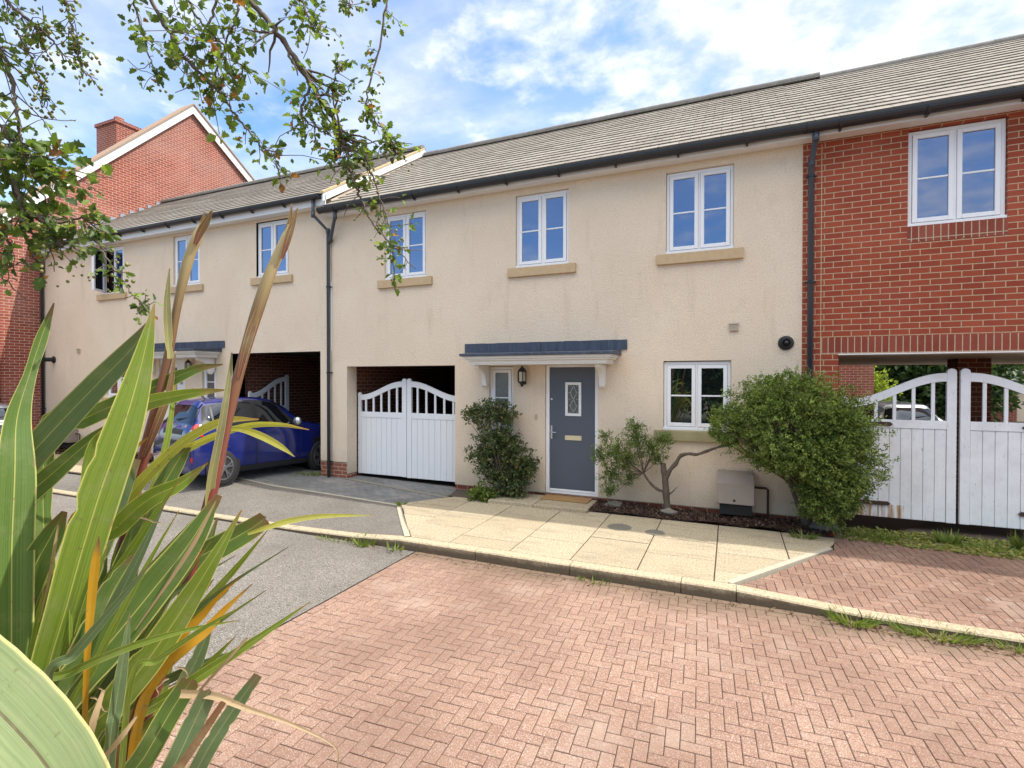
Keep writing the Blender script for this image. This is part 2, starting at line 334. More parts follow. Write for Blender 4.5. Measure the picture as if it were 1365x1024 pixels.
# ------------------------------------------------------------------ mesh helpers
class MB:
    def __init__(s): s.v = []; s.f = []; s.uv = None; s.t = []
    def add(s, vs, fs):
        o = len(s.v); s.v += [tuple(p) for p in vs]; s.f += [tuple(i+o for i in f) for f in fs]; return s
    def box(s, x0, x1, y0, y1, z0, z1):
        return s.add([(x0, y0, z0), (x1, y0, z0), (x1, y1, z0), (x0, y1, z0), (x0, y0, z1), (x1, y0, z1), (x1, y1, z1), (x0, y1, z1)],
                     [(0, 3, 2, 1), (4, 5, 6, 7), (0, 1, 5, 4), (1, 2, 6, 5), (2, 3, 7, 6), (3, 0, 4, 7)])
    def bar(s, a, b, w, h):
        a = Vector(a); b = Vector(b); d = (b-a).normalized()
        sd = d.cross(Vector((0, 0, 1)))
        if sd.length < 1e-4: sd = Vector((1, 0, 0))
        sd.normalize(); up = sd.cross(d)
        vs = [p+sd*(i*w/2)+up*(j*h/2) for p in (a, b) for i, j in ((-1, -1), (1, -1), (1, 1), (-1, 1))]
        return s.add(vs, [(0, 1, 2, 3), (7, 6, 5, 4), (0, 4, 5, 1), (1, 5, 6, 2), (2, 6, 7, 3), (3, 7, 4, 0)])
    def prism(s, poly, axis, a, b):
        """extrude 2-D polygon along axis (0,1,2) from a to b"""
        def P(q, t): return {0: (t, q[0], q[1]), 1: (q[0], t, q[1]), 2: (q[0], q[1], t)}[axis]
        n = len(poly); vs = [P(q, a) for q in poly]+[P(q, b) for q in poly]
        return s.add(vs, [tuple(range(n)), tuple(range(2*n-1, n-1, -1))]+[(i, i+n, (i+1) % n+n, (i+1) % n) for i in range(n)])
    def tube(s, pts, rad, n=8, cap=True):
        pts = [Vector(p) for p in pts]
        if not isinstance(rad, (list, tuple)): rad = [rad]*len(pts)
        o = len(s.v); prev = None
        for i, p in enumerate(pts):
            d = (pts[min(i+1, len(pts)-1)]-pts[max(i-1, 0)]).normalized()
            if prev is None:
                a = d.cross(Vector((0, 0, 1)));
                if a.length < .05: a = d.cross(Vector((1, 0, 0)))
            else: a = prev-d*prev.dot(d)
            a.normalize(); prev = a; b = d.cross(a)
            for k in range(n):
                an = 2*PI*k/n; s.v.append(tuple(p+(a*math.cos(an)+b*math.sin(an))*rad[i]))
        for i in range(len(pts)-1):
            for k in range(n):
                k2 = (k+1) % n; s.f.append((o+i*n+k, o+i*n+k2, o+(i+1)*n+k2, o+(i+1)*n+k))
        if cap:
            s.f.append(tuple(o+k for k in range(n-1, -1, -1))); e = o+(len(pts)-1)*n; s.f.append(tuple(e+k for k in range(n)))
        return s
    def lathe(s, prof, c, axis=2, n=16):
        """profile [(r,h)] around axis through c"""
        o = len(s.v)
        for r, h in prof:
            for k in range(n):
                a = 2*PI*k/n; p = (r*math.cos(a), r*math.sin(a), h)
                p = {2: p, 1: (p[0], p[2], p[1]), 0: (p[2], p[0], p[1])}[axis]
                s.v.append((c[0]+p[0], c[1]+p[1], c[2]+p[2]))
        for i in range(len(prof)-1):
            for k in range(n):
                k2 = (k+1) % n; s.f.append((o+i*n+k, o+i*n+k2, o+(i+1)*n+k2, o+(i+1)*n+k))
        s.f.append(tuple(o+k for k in range(n-1, -1, -1))); e = o+(len(prof)-1)*n; s.f.append(tuple(e+k for k in range(n)))
        return s
    def build(s, name, m, parent=None, bevel=0., smooth=False, normals=True, **kw):
        me = bpy.data.meshes.new(name); me.from_pydata(s.v, [], s.f)
        if s.uv is not None:
            l = me.uv_layers.new(name='UVMap'); l.data.foreach_set('uv', np.array(s.uv, 'f').ravel())
        if s.t:
            a = me.attributes.new('tint', 'FLOAT', 'FACE'); a.data.foreach_set('value', np.array(s.t, 'f'))
        if normals:
            bm = bmesh.new(); bm.from_mesh(me); bmesh.ops.recalc_face_normals(bm, faces=bm.faces); bm.to_mesh(me); bm.free()
        o = bpy.data.objects.new(name, me); COL.objects.link(o)
        if m is not None: me.materials.append(m)
        if smooth: me.polygons.foreach_set('use_smooth', [True]*len(me.polygons))
        if bevel:
            b = o.modifiers.new('bevel', 'BEVEL'); b.width = bevel; b.segments = 2; b.limit_method = 'ANGLE'
        adopt(o, parent)
        for k, v in kw.items(): o[k] = v
        return o
ROOTLOC = {}
def adopt(o, parent):
    if parent is None: return
    o.parent = parent
    l = ROOTLOC.get(parent.name)
    if l is not None: o.matrix_parent_inverse = l.inverted()
def thing(name, label, cat, loc=(0, 0, 0), rz=0., group=None, local=False):
    o = bpy.data.objects.new(name, None); COL.objects.link(o); o.empty_display_size = .2
    o.location = loc; o.rotation_euler = (0, 0, rz)
    if not local: ROOTLOC[o.name] = Matrix.Translation(loc) @ Matrix.Rotation(rz, 4, 'Z')
    return tag(o, label, cat, group)
def tag(o, label, cat, group=None):
    o['label'] = label; o['category'] = cat
    if group: o['group'] = group
    return o
def struct(o, kind='structure'): o['kind'] = kind; return o

def wall_face(mb, x0, x1, z0, z1, holes, y=0., depth=.12, P=None):
    """front wall with rectangular openings and their reveals; P maps (u,z,d) to a point"""
    P = P or (lambda u, z, d: (u, y+d, z))
    xs = sorted({x0, x1, *[h[0] for h in holes], *[h[1] for h in holes]}); zs = sorted({z0, z1, *[h[2] for h in holes], *[h[3] for h in holes]})
    xs = [x for x in xs if x0-1e-6 <= x <= x1+1e-6]; zs = [z for z in zs if z0-1e-6 <= z <= z1+1e-6]
    for a, b in zip(xs, xs[1:]):
        for c, d in zip(zs, zs[1:]):
            cx, cz = (a+b)/2, (c+d)/2
            if any(h[0] < cx < h[1] and h[2] < cz < h[3] for h in holes): continue
            mb.add([P(a, c, 0), P(b, c, 0), P(b, d, 0), P(a, d, 0)], [(0, 1, 2, 3)])
    for h in holes:
        dp = h[4] if len(h) > 4 else depth
        a, b, c, d = h[:4]; c2 = max(c, z0); d2 = min(d, z1)
        mb.add([P(a, c2, 0), P(a, d2, 0), P(a, d2, dp), P(a, c2, dp)], [(0, 1, 2, 3)])
        mb.add([P(b, c2, 0), P(b, c2, dp), P(b, d2, dp), P(b, d2, 0)], [(0, 1, 2, 3)])
        if d < z1: mb.add([P(a, d, 0), P(b, d, 0), P(b, d, dp), P(a, d, dp)], [(0, 1, 2, 3)])
        if c > z0: mb.add([P(a, c, 0), P(a, c, dp), P(b, c, dp), P(b, c, 0)], [(0, 1, 2, 3)])
    return mb

def roof_slope(name, x0, x1, e, r, n, m, parent, lift=.022):
    """courses from eave e=(y,z) to ridge r=(y,z)"""
    mb = MB(); mb.uv = []
    d = Vector((0, r[0]-e[0], r[1]-e[1])); L = d.length; d.normalize(); nn = Vector((0, -d.z, d.y))
    if nn.z < 0: nn = -nn
    seg = max(2, int((x1-x0)/.9))
    def pt(x, s, h): return Vector((x, e[0], e[1]))+d*s+nn*h
    rr = random.Random(int(x0*10)+n)
    for i in range(n):
        s0 = L*i/n; s1 = L*(i+1)/n+.03
        for k in range(seg):
            a = x0+(x1-x0)*k/seg; b = x0+(x1-x0)*(k+1)/seg
            la = lift*(.9+.25*rr.random()); lb = lift*(.9+.25*rr.random())
            if k: la = prevb
            prevb = lb
            mb.add([pt(a, s0, la), pt(b, s0, lb), pt(b, min(s1, L), .004), pt(a, min(s1, L), .004)], [(0, 1, 2, 3)])
            mb.uv += [(a, i), (b, i), (b, i+1), (a, i+1)]
            mb.add([pt(a, s0, -.01), pt(b, s0, -.01), pt(b, s0, lb), pt(a, s0, la)], [(0, 1, 2, 3)])
            mb.uv += [(a, i), (b, i), (b, i+.02), (a, i+.02)]
    mb.add([pt(x0, 0, -.03), pt(x1, 0, -.03), pt(x1, L, -.03), pt(x0, L, -.03)], [(3, 2, 1, 0)]); mb.uv += [(0, 0)]*4
    return mb.build(name, m, parent, normals=False)

def clip_poly(poly, clip):
    """Sutherland-Hodgman, clip is convex and counter-clockwise"""
    out = poly
    for i in range(len(clip)):
        a = clip[i]; b = clip[(i+1) % len(clip)]
        def side(p): return (b[0]-a[0])*(p[1]-a[1])-(b[1]-a[1])*(p[0]-a[0])
        inp = out; out = []
        for j in range(len(inp)):
            p = inp[j]; q = inp[(j+1) % len(inp)]; sp, sq = side(p), side(q)
            if sp >= 0: out.append(p)
            if sp*sq < 0:
                k = sp/(sp-sq); out.append((p[0]+(q[0]-p[0])*k, p[1]+(q[1]-p[1])*k))
        if len(out) < 3: return []
    return out
def area(p): return .5*abs(sum(p[i][0]*p[(i+1) % len(p)][1]-p[(i+1) % len(p)][0]*p[i][1] for i in range(len(p))))
def paver(mb, poly, zf, gap, cham, rr, drop=.02, jit=.0015):
    """one paving block: chamfered top on polygon shrunk by the joint"""
    if len(poly) < 3 or area(poly) < .0006: return
    cx = sum(p[0] for p in poly)/len(poly); cy = sum(p[1] for p in poly)/len(poly)
    def shrink(d):
        o = []
        for x, y in poly:
            dx, dy = cx-x, cy-y
            o.append((x+max(-d, min(d, dx))*(1 if abs(dx) > 1e-6 else 0), y+max(-d, min(d, dy))*(1 if abs(dy) > 1e-6 else 0)))
        return o
    a = shrink(gap/2); b = shrink(gap/2+cham); n = len(poly); dz = (rr.random()-.5)*2*jit
    vs = [(x, y, zf(x, y)+dz-drop) for x, y in a]+[(x, y, zf(x, y)+dz-cham*.7) for x, y in a]+[(x, y, zf(x, y)+dz) for x, y in b]
    fs = [tuple(2*n+i for i in range(n))]+[(i, (i+1) % n, n+(i+1) % n, n+i) for i in range(n)]+[(n+i, n+(i+1) % n, 2*n+(i+1) % n, 2*n+i) for i in range(n)]
    mb.add(vs, fs); mb.t += [rr.random()]*len(fs)
def herring(mb, clip, zf, w, rot, org, gap=.005, cham=.004, seed=1):
    rr = random.Random(seed); c, s = math.cos(rot), math.sin(rot)
    xs = [p[0] for p in clip]; ys = [p[1] for p in clip]
    N = int(max(max(xs)-min(xs), max(ys)-min(ys))/w)+30
    inb = lambda p: min(xs)-.5 < p[0] < max(xs)+.5 and min(ys)-.5 < p[1] < max(ys)+.5
    def W(u, v): return (org[0]+c*u*w-s*v*w, org[1]+s*u*w+c*v*w)
    for k in range(-N, N):
        for j in range(-N//2, N//2):
            u = k+2*j; v = k-2*j
            if not inb(W(u, v)): continue
            for q in ([(u, v), (u+2, v), (u+2, v+1), (u, v+1)], [(u, v+1), (u+1, v+1), (u+1, v+3), (u, v+3)]):
                p = clip_poly([W(*a) for a in q], clip)
                if p: paver(mb, p, zf, gap, cham, rr)
def running(mb, clip, zf, w, l, rot, org, gap=.007, cham=.004, seed=1, stag=.5):
    rr = random.Random(seed); c, s = math.cos(rot), math.sin(rot)
    N = 160
    xs = [p[0] for p in clip]; ys = [p[1] for p in clip]
    def W(u, v): return (org[0]+c*u-s*v, org[1]+s*u+c*v)
    for j in range(-N, N):
        for k in range(-N, N):
            u = (k+(stag if j % 2 else 0))*l; v = j*w
            q = W(u, v)
            if not (min(xs)-l < q[0] < max(xs)+l and min(ys)-l < q[1] < max(ys)+l): continue
            p = clip_poly([W(u, v), W(u+l, v), W(u+l, v+w), W(u, v+w)], clip)
            if p: paver(mb, p, zf, gap, cham, rr)
def sheet(name, poly, zf, m, step=.25, **kw):
    """ground sheet over a convex ccw polygon following zf"""
    xs = [p[0] for p in poly]; ys = [p[1] for p in poly]; mb = MB()
    nx = max(1, int((max(xs)-min(xs))/step)); ny = max(1, int((max(ys)-min(ys))/step))
    for i in range(nx):
        for j in range(ny):
            a = min(xs)+(max(xs)-min(xs))*i/nx; b = min(xs)+(max(xs)-min(xs))*(i+1)/nx
            c = min(ys)+(max(ys)-min(ys))*j/ny; d = min(ys)+(max(ys)-min(ys))*(j+1)/ny
            p = clip_poly([(a, c), (b, c), (b, d), (a, d)], poly)
            if p: mb.add([(x, y, zf(x, y)) for x, y in p], [tuple(range(len(p)))])
    o = mb.build(name, m, normals=False)
    bm = bmesh.new(); bm.from_mesh(o.data); bmesh.ops.remove_doubles(bm, verts=bm.verts, dist=.0005); bm.to_mesh(o.data); bm.free()
    return struct(o)

def leaf_mesh(name, P, D, N, S, T, m, parent=None, shape='oval', width=.5, fold=.18, **kw):
    """many leaves: P base, D direction, N normal, S length, T tint (numpy arrays)"""
    P = np.asarray(P, float); D = np.asarray(D, float); N = np.asarray(N, float); S = np.asarray(S, float); T = np.asarray(T, float)
    D /= np.linalg.norm(D, axis=1)[:, None]+1e-9
    X = np.cross(D, N); X /= np.linalg.norm(X, axis=1)[:, None]+1e-9
    N = np.cross(X, D)
    if shape == 'oval':
        pr = [(0, 0, 0), (width*.5, .45, fold), (0, 1, 0), (-width*.5, .45, fold)]; fc = [(0, 1, 2), (0, 2, 3)]
    elif shape == 'blade':
        pr = [(width*.5, 0, 0), (width*.35, .5, .08), (0, 1, -.12), (-width*.35, .5, .08), (-width*.5, 0, 0)]; fc = [(0, 1, 3, 4), (1, 2, 3)]
    elif shape == 'lobed':
        h = [(0, -.25), (.03, 0.), (.22, .14), (.46, .30), (.33, .40), (.48, .60), (.27, .68), (.22, .90), (0, 1.)]
        pr = [(0, -.25, 0), (0, .35, 0), (0, 1., -.08)]
        R_ = [(x*width*2, y, abs(x)*fold*2-.05*y*y) for x, y in h[1:-1]]; L_ = [(-x, y, z) for x, y, z in R_]
        pr += R_+L_; k = len(R_)
        r_ = [3+i for i in range(k)]; l_ = [3+k+i for i in range(k)]
        fc = [(0, r_[0], r_[1], 1), (1, r_[1], r_[2], r_[3]), (1, r_[3], r_[4], r_[5]), (1, r_[5], r_[6], 2),
              (0, 1, l_[1], l_[0]), (1, l_[3], l_[2], l_[1]), (1, l_[5], l_[4], l_[3]), (1, 2, l_[6], l_[5])]
    elif shape == 'chip':
        pr = [(-width/2, 0, .1), (width/2, 0, 0), (width/2*.8, 1, .15), (-width/2*.7, .95, 0)]; fc = [(0, 1, 2, 3)]
    pr = np.array(pr, float); k = len(pr); n = len(P)
    V = (P[:, None, :]+(pr[None, :, 0:1]*X[:, None, :]+pr[None, :, 1:2]*D[:, None, :]+pr[None, :, 2:3]*N[:, None, :])*S[:, None, None]).reshape(-1, 3)
    lens = np.array([len(f) for f in fc]); idx = np.concatenate([np.array(f) for f in fc])
    loops = (np.arange(n)[:, None]*k+idx[None, :]).ravel()
    tot = np.tile(lens, n); st = np.concatenate([[0], np.cumsum(tot)[:-1]])
    me = bpy.data.meshes.new(name)
    me.vertices.add(len(V)); me.vertices.foreach_set('co', V.ravel().astype('f'))
    me.loops.add(len(loops)); me.loops.foreach_set('vertex_index', loops.astype('i'))
    me.polygons.add(len(tot)); me.polygons.foreach_set('loop_start', st.astype('i'))
    me.polygons.foreach_set('loop_total', tot.astype('i'))
    me.update(calc_edges=True); me.validate()
    a = me.attributes.new('tint', 'FLOAT', 'FACE'); a.data.foreach_set('value', np.clip(np.repeat(T, len(fc)), 0, 1).astype('f'))
    me.materials.append(m)
    o = bpy.data.objects.new(name, me); COL.objects.link(o); adopt(o, parent)
    for q, v in kw.items(): o[q] = v
    return o
npr = np.random.RandomState(5)
def unit(n): v = npr.normal(size=(n, 3)); return v/np.linalg.norm(v, axis=1)[:, None]

# ------------------------------------------------------------------ world and sun
SUN_EL, SUN_AZ = 54., 15.     # azimuth measured from +X towards +Y (behind the houses)
sv = Vector((math.cos(R(SUN_EL))*math.cos(R(SUN_AZ)), math.cos(R(SUN_EL))*math.sin(R(SUN_AZ)), math.sin(R(SUN_EL))))
w = bpy.data.worlds.new('World'); scene.world = w; w.use_nodes = True
t = NT(w.node_tree); t.n.clear()
out = t.node('ShaderNodeOutputWorld')
sky = t.node('ShaderNodeTexSky', sky_type='NISHITA', sun_disc=False, sun_elevation=R(SUN_EL), sun_rotation=math.atan2(sv.x, sv.y), air_density=1.15, dust_density=.6, ozone_density=2.2)
g = t.node('ShaderNodeTexCoord').outputs['Generated']; s = xyz(t, g)
den = t.math('ADD', t.math('MAXIMUM', s[2], 0.), .16)
pl = t.comb(t.math('DIVIDE', s[0], den), t.math('DIVIDE', s[1], den), 0.)
n1 = t.noise(pl, 1.15, 3, .5, .3)                       # where cloud stands at all
n2 = t.noise(pl, 6.2, 10, .6, .12)                       # mottled puffs
st = t.node('ShaderNodeMapping', {'Vector': pl, 'Rotation': (0, 0, R(38)), 'Scale': (.9, 2.2, 1)}).outputs[0]
n3 = t.noise(st, 1.1, 6, .5, .5)                       # thin streaks
right = t.node('ShaderNodeMapRange', {0: s[0], 1: -.75, 2: .35, 3: -.02, 4: .27}).outputs[0]
front = t.node('ShaderNodeMapRange', {0: s[1], 1: -.4, 2: .3, 3: -.13, 4: 0.}).outputs[0]
dens = t.math('ADD', t.math('ADD', t.math('MULTIPLY', n1, .55), t.math('MULTIPLY', n2, .62)), t.math('ADD', right, front))
puff = t.node('ShaderNodeMapRange', {0: dens, 1: .53, 2: .84, 3: 0., 4: .92}, interpolation_type='SMOOTHSTEP').outputs[0]
wisp = t.math('MULTIPLY', t.node('ShaderNodeMapRange', {0: n3, 1: .40, 2: .70, 3: 0., 4: .72}).outputs[0], t.node('ShaderNodeMapRange', {0: s[1], 1: -.2, 2: .4, 3: .35, 4: 1.}).outputs[0])
fill_deck = t.math('MULTIPLY', t.node('ShaderNodeMapRange', {0: t.math('SUBTRACT', s[2], t.math('MULTIPLY', t.math('MINIMUM', s[1], 0.), .35)), 1: .72, 2: .95, 3: 0., 4: 1.}, interpolation_type='SMOOTHSTEP').outputs[0], t.node('ShaderNodeMapRange', {0: n2, 1: .3, 2: .5, 3: .55, 4: 1.}).outputs[0])  # bright cloud added overhead, out of view, to lighten the shaded house fronts
cl = t.math('MAXIMUM', t.math('MAXIMUM', puff, wisp), fill_deck)
ccol = t.mix(t.node('ShaderNodeMapRange', {0: n2, 1: .4, 2: .75}).outputs[0], (3.2, 3.5, 4.2), (5.4, 5.4, 5.5))
skyc = t.mix(1., sky.outputs[0], (.80, .95, 1.05), 'MULTIPLY')
ccol = t.mix(fill_deck, ccol, (13., 12.5, 11.8)); c = t.mix(cl, skyc, ccol)
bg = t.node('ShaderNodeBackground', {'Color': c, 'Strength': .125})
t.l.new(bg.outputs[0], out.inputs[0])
ld = bpy.data.lights.new('sun', 'SUN'); ld.energy = 2.5; ld.angle = R(.55); ld.color = (1., .955, .88)
lo = bpy.data.objects.new('sun', ld); COL.objects.link(lo); lo.location = (20, 5, 30)
lo.rotation_euler = (-sv).to_track_quat('-Z', 'Y').to_euler()
scene.view_settings.view_transform = 'Standard'; scene.view_settings.look = 'None'
scene.view_settings.exposure = 1.12; scene.view_settings.gamma = 1.0
scene.cycles.max_bounces = 8; scene.cycles.use_denoising = True
scene.cycles.diffuse_bounces = 4; scene.cycles.glossy_bounces = 3; scene.cycles.transmission_bounces = 4; scene.cycles.transparent_max_bounces = 4

# ------------------------------------------------------------------ ground
def lerp(a, b, k): return a+(b-a)*max(0., min(1., k))
def kz(x):
    if x < -3.95: return lerp(0, -.08, (-3.95-x)/1.1)
    if x > .06: return lerp(0, -.065, (x-.06)/1.1)
    return 0.
def cz(x):
    if x > -8: return lerp(0., -.055, (x+7.4)/2.8)
    return lerp(0., .10, (-8-x)/1.5)
ROAD = -.12
def drive_z(x, y): return lerp(kz(x)-.004, cz(x), (y+2.78)/1.5)
def apron_z(x, y): return lerp(kz(x)-.004, 0., (y+2.78)/1.2)
struct(MB().add([(-300, -300, -.30), (300, -300, -.30), (300, 300, -.30), (-300, 300, -.30)], [(0, 1, 2, 3)]).build('ground', M['soil'], normals=False))
sheet('road', [(-40, -30), (-3.68, -30), (-3.68, -2.95), (-40, -2.95)], lambda x, y: ROAD, M['asphalt'], 4.)
# the red block carriageway
bp = MB()
XB = -3.67
herring(bp, [(XB+.09, -9.5), (8, -9.5), (8, -3.02), (XB+.09, -3.02)], lambda x, y: ROAD, .087, R(3.), (-.8, -5.1))
running(bp, [(XB, -9.5), (XB+.089, -9.5), (XB+.089, -3.02), (XB, -3.02)], lambda x, y: ROAD, .089, .175, PI/2, (XB+.089, -9.5), seed=4)
running(bp, [(XB, -3.018), (8, -3.018), (8, -2.93), (XB, -2.93)], lambda x, y: ROAD, .087, .175, 0, (XB, -3.018), seed=5)
struct(bp.build('block_paving', M['block'], normals=False))
sheet('paving_bed', [(XB, -9.6), (8.1, -9.6), (8.1, -2.93), (XB, -2.93)], lambda x, y: ROAD-.007, M['sand'], 2.)['kind'] = 'structure'
# kerb stones
kb = MB(); xs = [-20+1.18*i for i in range(0, 14)]
xs = [x for x in xs if x < -4.2]+[-3.98, -2.83, -1.645, -.46, .06, 1.1, 2.25, 3.4, 4.6, 5.8, 7.0, 8.1]
for a, b in zip(xs, xs[1:]):
    g = .004
    pa = [(-2.925, -.2), (-2.925, -.018), (-2.912, -.004), (-2.895, 0), (-2.785, 0), (-2.785, -.2)]
    n = len(pa); vs = []
    for x in (a+g, b-g):
        vs += [(x, y, z+kz(x)*(1 if z > -.1 else 0)) for y, z in pa]
    kb.add(vs, [tuple(range(n-1, -1, -1)), tuple(range(n, 2*n))]+[(i, (i+1) % n, n+(i+1) % n, n+i) for i in range(n)])
struct(kb.build('kerb', M['kerb']))
# slabs of the pavement
SL = [(-5.04, -1.33), (-3.86, -2.78), (-.02, -2.78), (1.12, -1.15), (1.3, -.62), (-4.45, -.56)]
sb = MB(); rr = random.Random(3)
cols = [-5.6, -4.85, -4.07, -3.28, -2.45, -1.69, -.93, -.15, .63, 1.4]
for i, (a, b) in enumerate(zip(cols, cols[1:])):
    ys = [-2.8, -2.44, -1.83, -1.2, -.5] if i % 2 else [-2.8, -2.15, -1.5, -.86, -.5]
    for c, d in zip(ys, ys[1:]):
        p = clip_poly([(a, c), (b, c), (b, d), (a, d)], SL)
        if p: paver(sb, p, lambda x, y: 0., .013, .006, rr, .03, .0025)
struct(sb.build('pavement', M['slab'], normals=False))
sheet('pavement_bed', SL, lambda x, y: -.011, M['sand'], 1.)
# edging strips on both sides of the slabs
def strip(name, a, b, wd, zf, m, zz=.002):
    a = Vector((a[0], a[1], 0)); b = Vector((b[0], b[1], 0)); d = (b-a).normalized(); n = Vector((-d.y, d.x, 0))*wd
    mb = MB(); k = 8
    for i in range(k):
        p = a.lerp(b, i/k); q = a.lerp(b, (i+1)/k)
        pts = [p, q, q+n, p+n]
        top = [(v.x, v.y, zf(v.x, v.y)+zz) for v in pts]; bot = [(v.x, v.y, zf(v.x, v.y)-.1) for v in pts]
        mb.add(top+bot, [(0, 1, 2, 3), (0, 4, 5, 1), (2, 6, 7, 3)])
    return struct(mb.build(name, m))
strip('kerb_edging', (-3.86, -2.783), (-5.04, -1.33), .075, drive_z, M['edging'], .012)
strip('kerb_edging', (1.16, -1.13), (.02, -2.783), -.075, lambda x, y: max(apron_z(x, y), 0)-.001, M['edging'], .003)
# drive: asphalt, then grey setts up to and through the covered ways
DR = [(-11.6, -2.783), (-3.935, -2.783), (-5.10, -1.33), (-7.72, -1.21), (-11.6, -1.1)]
sheet('driveway', DR, drive_z, M['asphalt_drive'], .2)
strip('driveway_line', (-5.10, -1.335), (-7.72, -1.215), -.05, drive_z, M['edging'], .006)
strip('driveway_line', (-7.72, -1.215), (-11.2, -1.10), -.05, drive_z, M['edging'], .006)
sm = MB()
SET1 = [(-7.72, -1.16), (-5.1, -1.28), (-4.45, -.55), (-4.72, .0), (-4.72, .35), (-7.72, .35)]
running(sm, SET1, drive_z, .09, .18, R(-1.5), (-7.7, -1.28), seed=8)
SET2 = [(-11.2, -1.05), (-7.722, -1.165), (-7.722, .35), (-11.2, .35)]
running(sm, SET2, drive_z, .09, .18, R(-1.5), (-7.7, -1.28), seed=9)
struct(sm.build('driveway_setts', M['sett'], normals=False))
sheet('driveway_bed', [(-11.2, -1.15), (-5.1, -1.28), (-4.45, -.55), (-4.7, .0), (-4.7, 6.6), (-11.2, 6.6)], lambda x, y: drive_z(x, y)-.012, M['sand'], .3)
st_ = MB(); st_.bar((-7.3, -.06, .004), (-4.62, -.50, -.052), .09, .02)
struct(st_.build('driveway_channel', M['iron']))
# left neighbour's strip of slabs
lp = MB(); running(lp, [(-21, -1.95), (-11.65, -1.95), (-11.65, -.62), (-21, -.62)], lambda x, y: .04, .66, .75, 0, (-21, -1.95), seed=11)
struct(lp.build('path', M['slab'], normals=False))
sheet('path_bed', [(-21, -2.0), (-11.6, -2.0), (-11.6, 0), (-21, 0)], lambda x, y: .028, M['soil'], 1.)
sheet('driveway', [(-21, -2.783), (-11.6, -2.783), (-11.6, -1.98), (-21, -1.98)], lambda x, y: drive_z(x, y) if y < -2.5 else .0, M['asphalt_drive'], .5)
# right-hand apron of worn blocks
ap = MB()
for AP in ([(.09, -2.78), (8, -2.78), (8, -1.13), (1.2, -1.13)], [(1.15, -1.13), (8, -1.13), (8, -.35), (1.30, -.35), (1.24, -.7)]):
    herring(ap, AP, apron_z, .09, R(3.), (1.2, -1.9), seed=13)
struct(ap.build('forecourt', M['block_apron'], normals=False))
sheet('forecourt_bed', [(.05, -2.783), (8.1, -2.783), (8.1, 7.0), (1.25, 7.0), (1.25, -1.13)], lambda x, y: apron_z(x, y)-.011, M['soil'], .4)
sheet('yard', [(-2, 7.0), (40, 7.0), (40, 45), (-2, 45)], lambda x, y: .0, M['asphalt'], 4.)

# ------------------------------------------------------------------ house parts
def ring(mb, x0, x1, z0, z1, wd, y0, y1):
    mb.box(x0, x0+wd, y0, y1, z0, z1).box(x1-wd, x1, y0, y1, z0, z1)
    mb.box(x0+wd, x1-wd, y0, y1, z0, z0+wd).box(x0+wd, x1-wd, y0, y1, z1-wd, z1)
def window(house, x0, x1, z0, z1, glass='glass', sill='stone', y=.045, open_left=False, lights=2, sub=True):
    fb = MB(); fr = .045
    ring(fb, x0, x1, z0, z1, fr, y, y+.06)
    xm = (x0+x1)/2
    if lights == 2: fb.box(xm-.014, xm+.014, y+.001, y+.06, z0+fr, z1-fr)
    if sub: fb.box(x0-.012, x1+.012, y-.035, y-.001, z0-.012, z0+.034)
    wn = fb.build('window', M['upvc'], house, bevel=.004)
    spans = [(x0+fr+.004, xm-.016), (xm+.016, x1-fr-.004)] if lights == 2 else [(x0+fr+.004, x1-fr-.004)]
    for k, (a, b) in enumerate(spans):
        c, d = z0+fr+.004, z1-fr-.004
        sb = MB(); sw = .055
        op = open_left and k == 0
        ring(sb, a, b, c, d, sw, y-.012, y+.045)
        zm = c+(d-c)*.5
        sb.box(a+sw, b-sw, y+.004, y+.03, zm-.012, zm+.012)
        pb = MB(); pb.box(a+sw-.004, b-sw+.004, y+.014, y+.022, c+sw-.004, zm-.0125); pb.box(a+sw-.004, b-sw+.004, y+.014, y+.022, zm+.0125, d-sw+.004)
        if op:
            for q in (sb, pb):
                cs, sn = math.cos(R(-62)), math.sin(R(-62))
                q.v = [(a+(vx-a)*cs-(vy-y)*sn, y-.02+(vx-a)*sn+(vy-y)*cs, vz) for vx, vy, vz in q.v]
        sb.build('sash', M['upvc'], wn, bevel=.004); pb.build('pane', M[glass], wn)
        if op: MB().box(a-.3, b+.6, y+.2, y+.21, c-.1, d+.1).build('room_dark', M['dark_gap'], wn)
    if sill: MB().box(x0-.14, x1+.14, -.055, .06, z0-.175, z0-.014).build('sill', M[sill], wn, bevel=.008)
    return wn
def gutter(house, x0, x1, y, z, r=.062, every=.95):
    gb = MB(); n = 9
    pf = [(y+r*math.cos(PI+PI*k/(n-1)), z+r*math.sin(PI+PI*k/(n-1))*.95) for k in range(n)]
    pf = [(y-r, z+.012)]+pf+[(y+r, z+.012)]+[(y+(r-.006)*math.cos(-PI*k/(n-1)), z+(r-.006)*.95*math.sin(-PI*k/(n-1))) for k in range(n)]
    gb.prism(pf, 0, x0, x1)
    for k in (0, 1):
        x = (x0, x1-.006)[k]
        gb.prism([(y+(r+.002)*math.cos(PI+PI*i/8), z+(r+.002)*math.sin(PI+PI*i/8)) for i in range(9)], 0, x, x+.006)
    go = gb.build('gutter', M['gutter'], house, smooth=False)
    x = x0+.4
    while x < x1-.2:
        bb = MB(); bb.prism([(y+(r+.010)*math.cos(PI+PI*i/10), z+(r+.010)*math.sin(PI+PI*i/10)) for i in range(11)]+[(y+(r+.001)*math.cos(2*PI-PI*i/10), z+(r+.001)*math.sin(2*PI-PI*i/10)) for i in range(11)], 0, x-.018, x+.018)
        bb.box(x-.014, x+.014, y-.01, y+.075, z-.105, z-r-.009)
        x += every
        bb.build('gutter_bracket', M['gutter'], go)
    return go
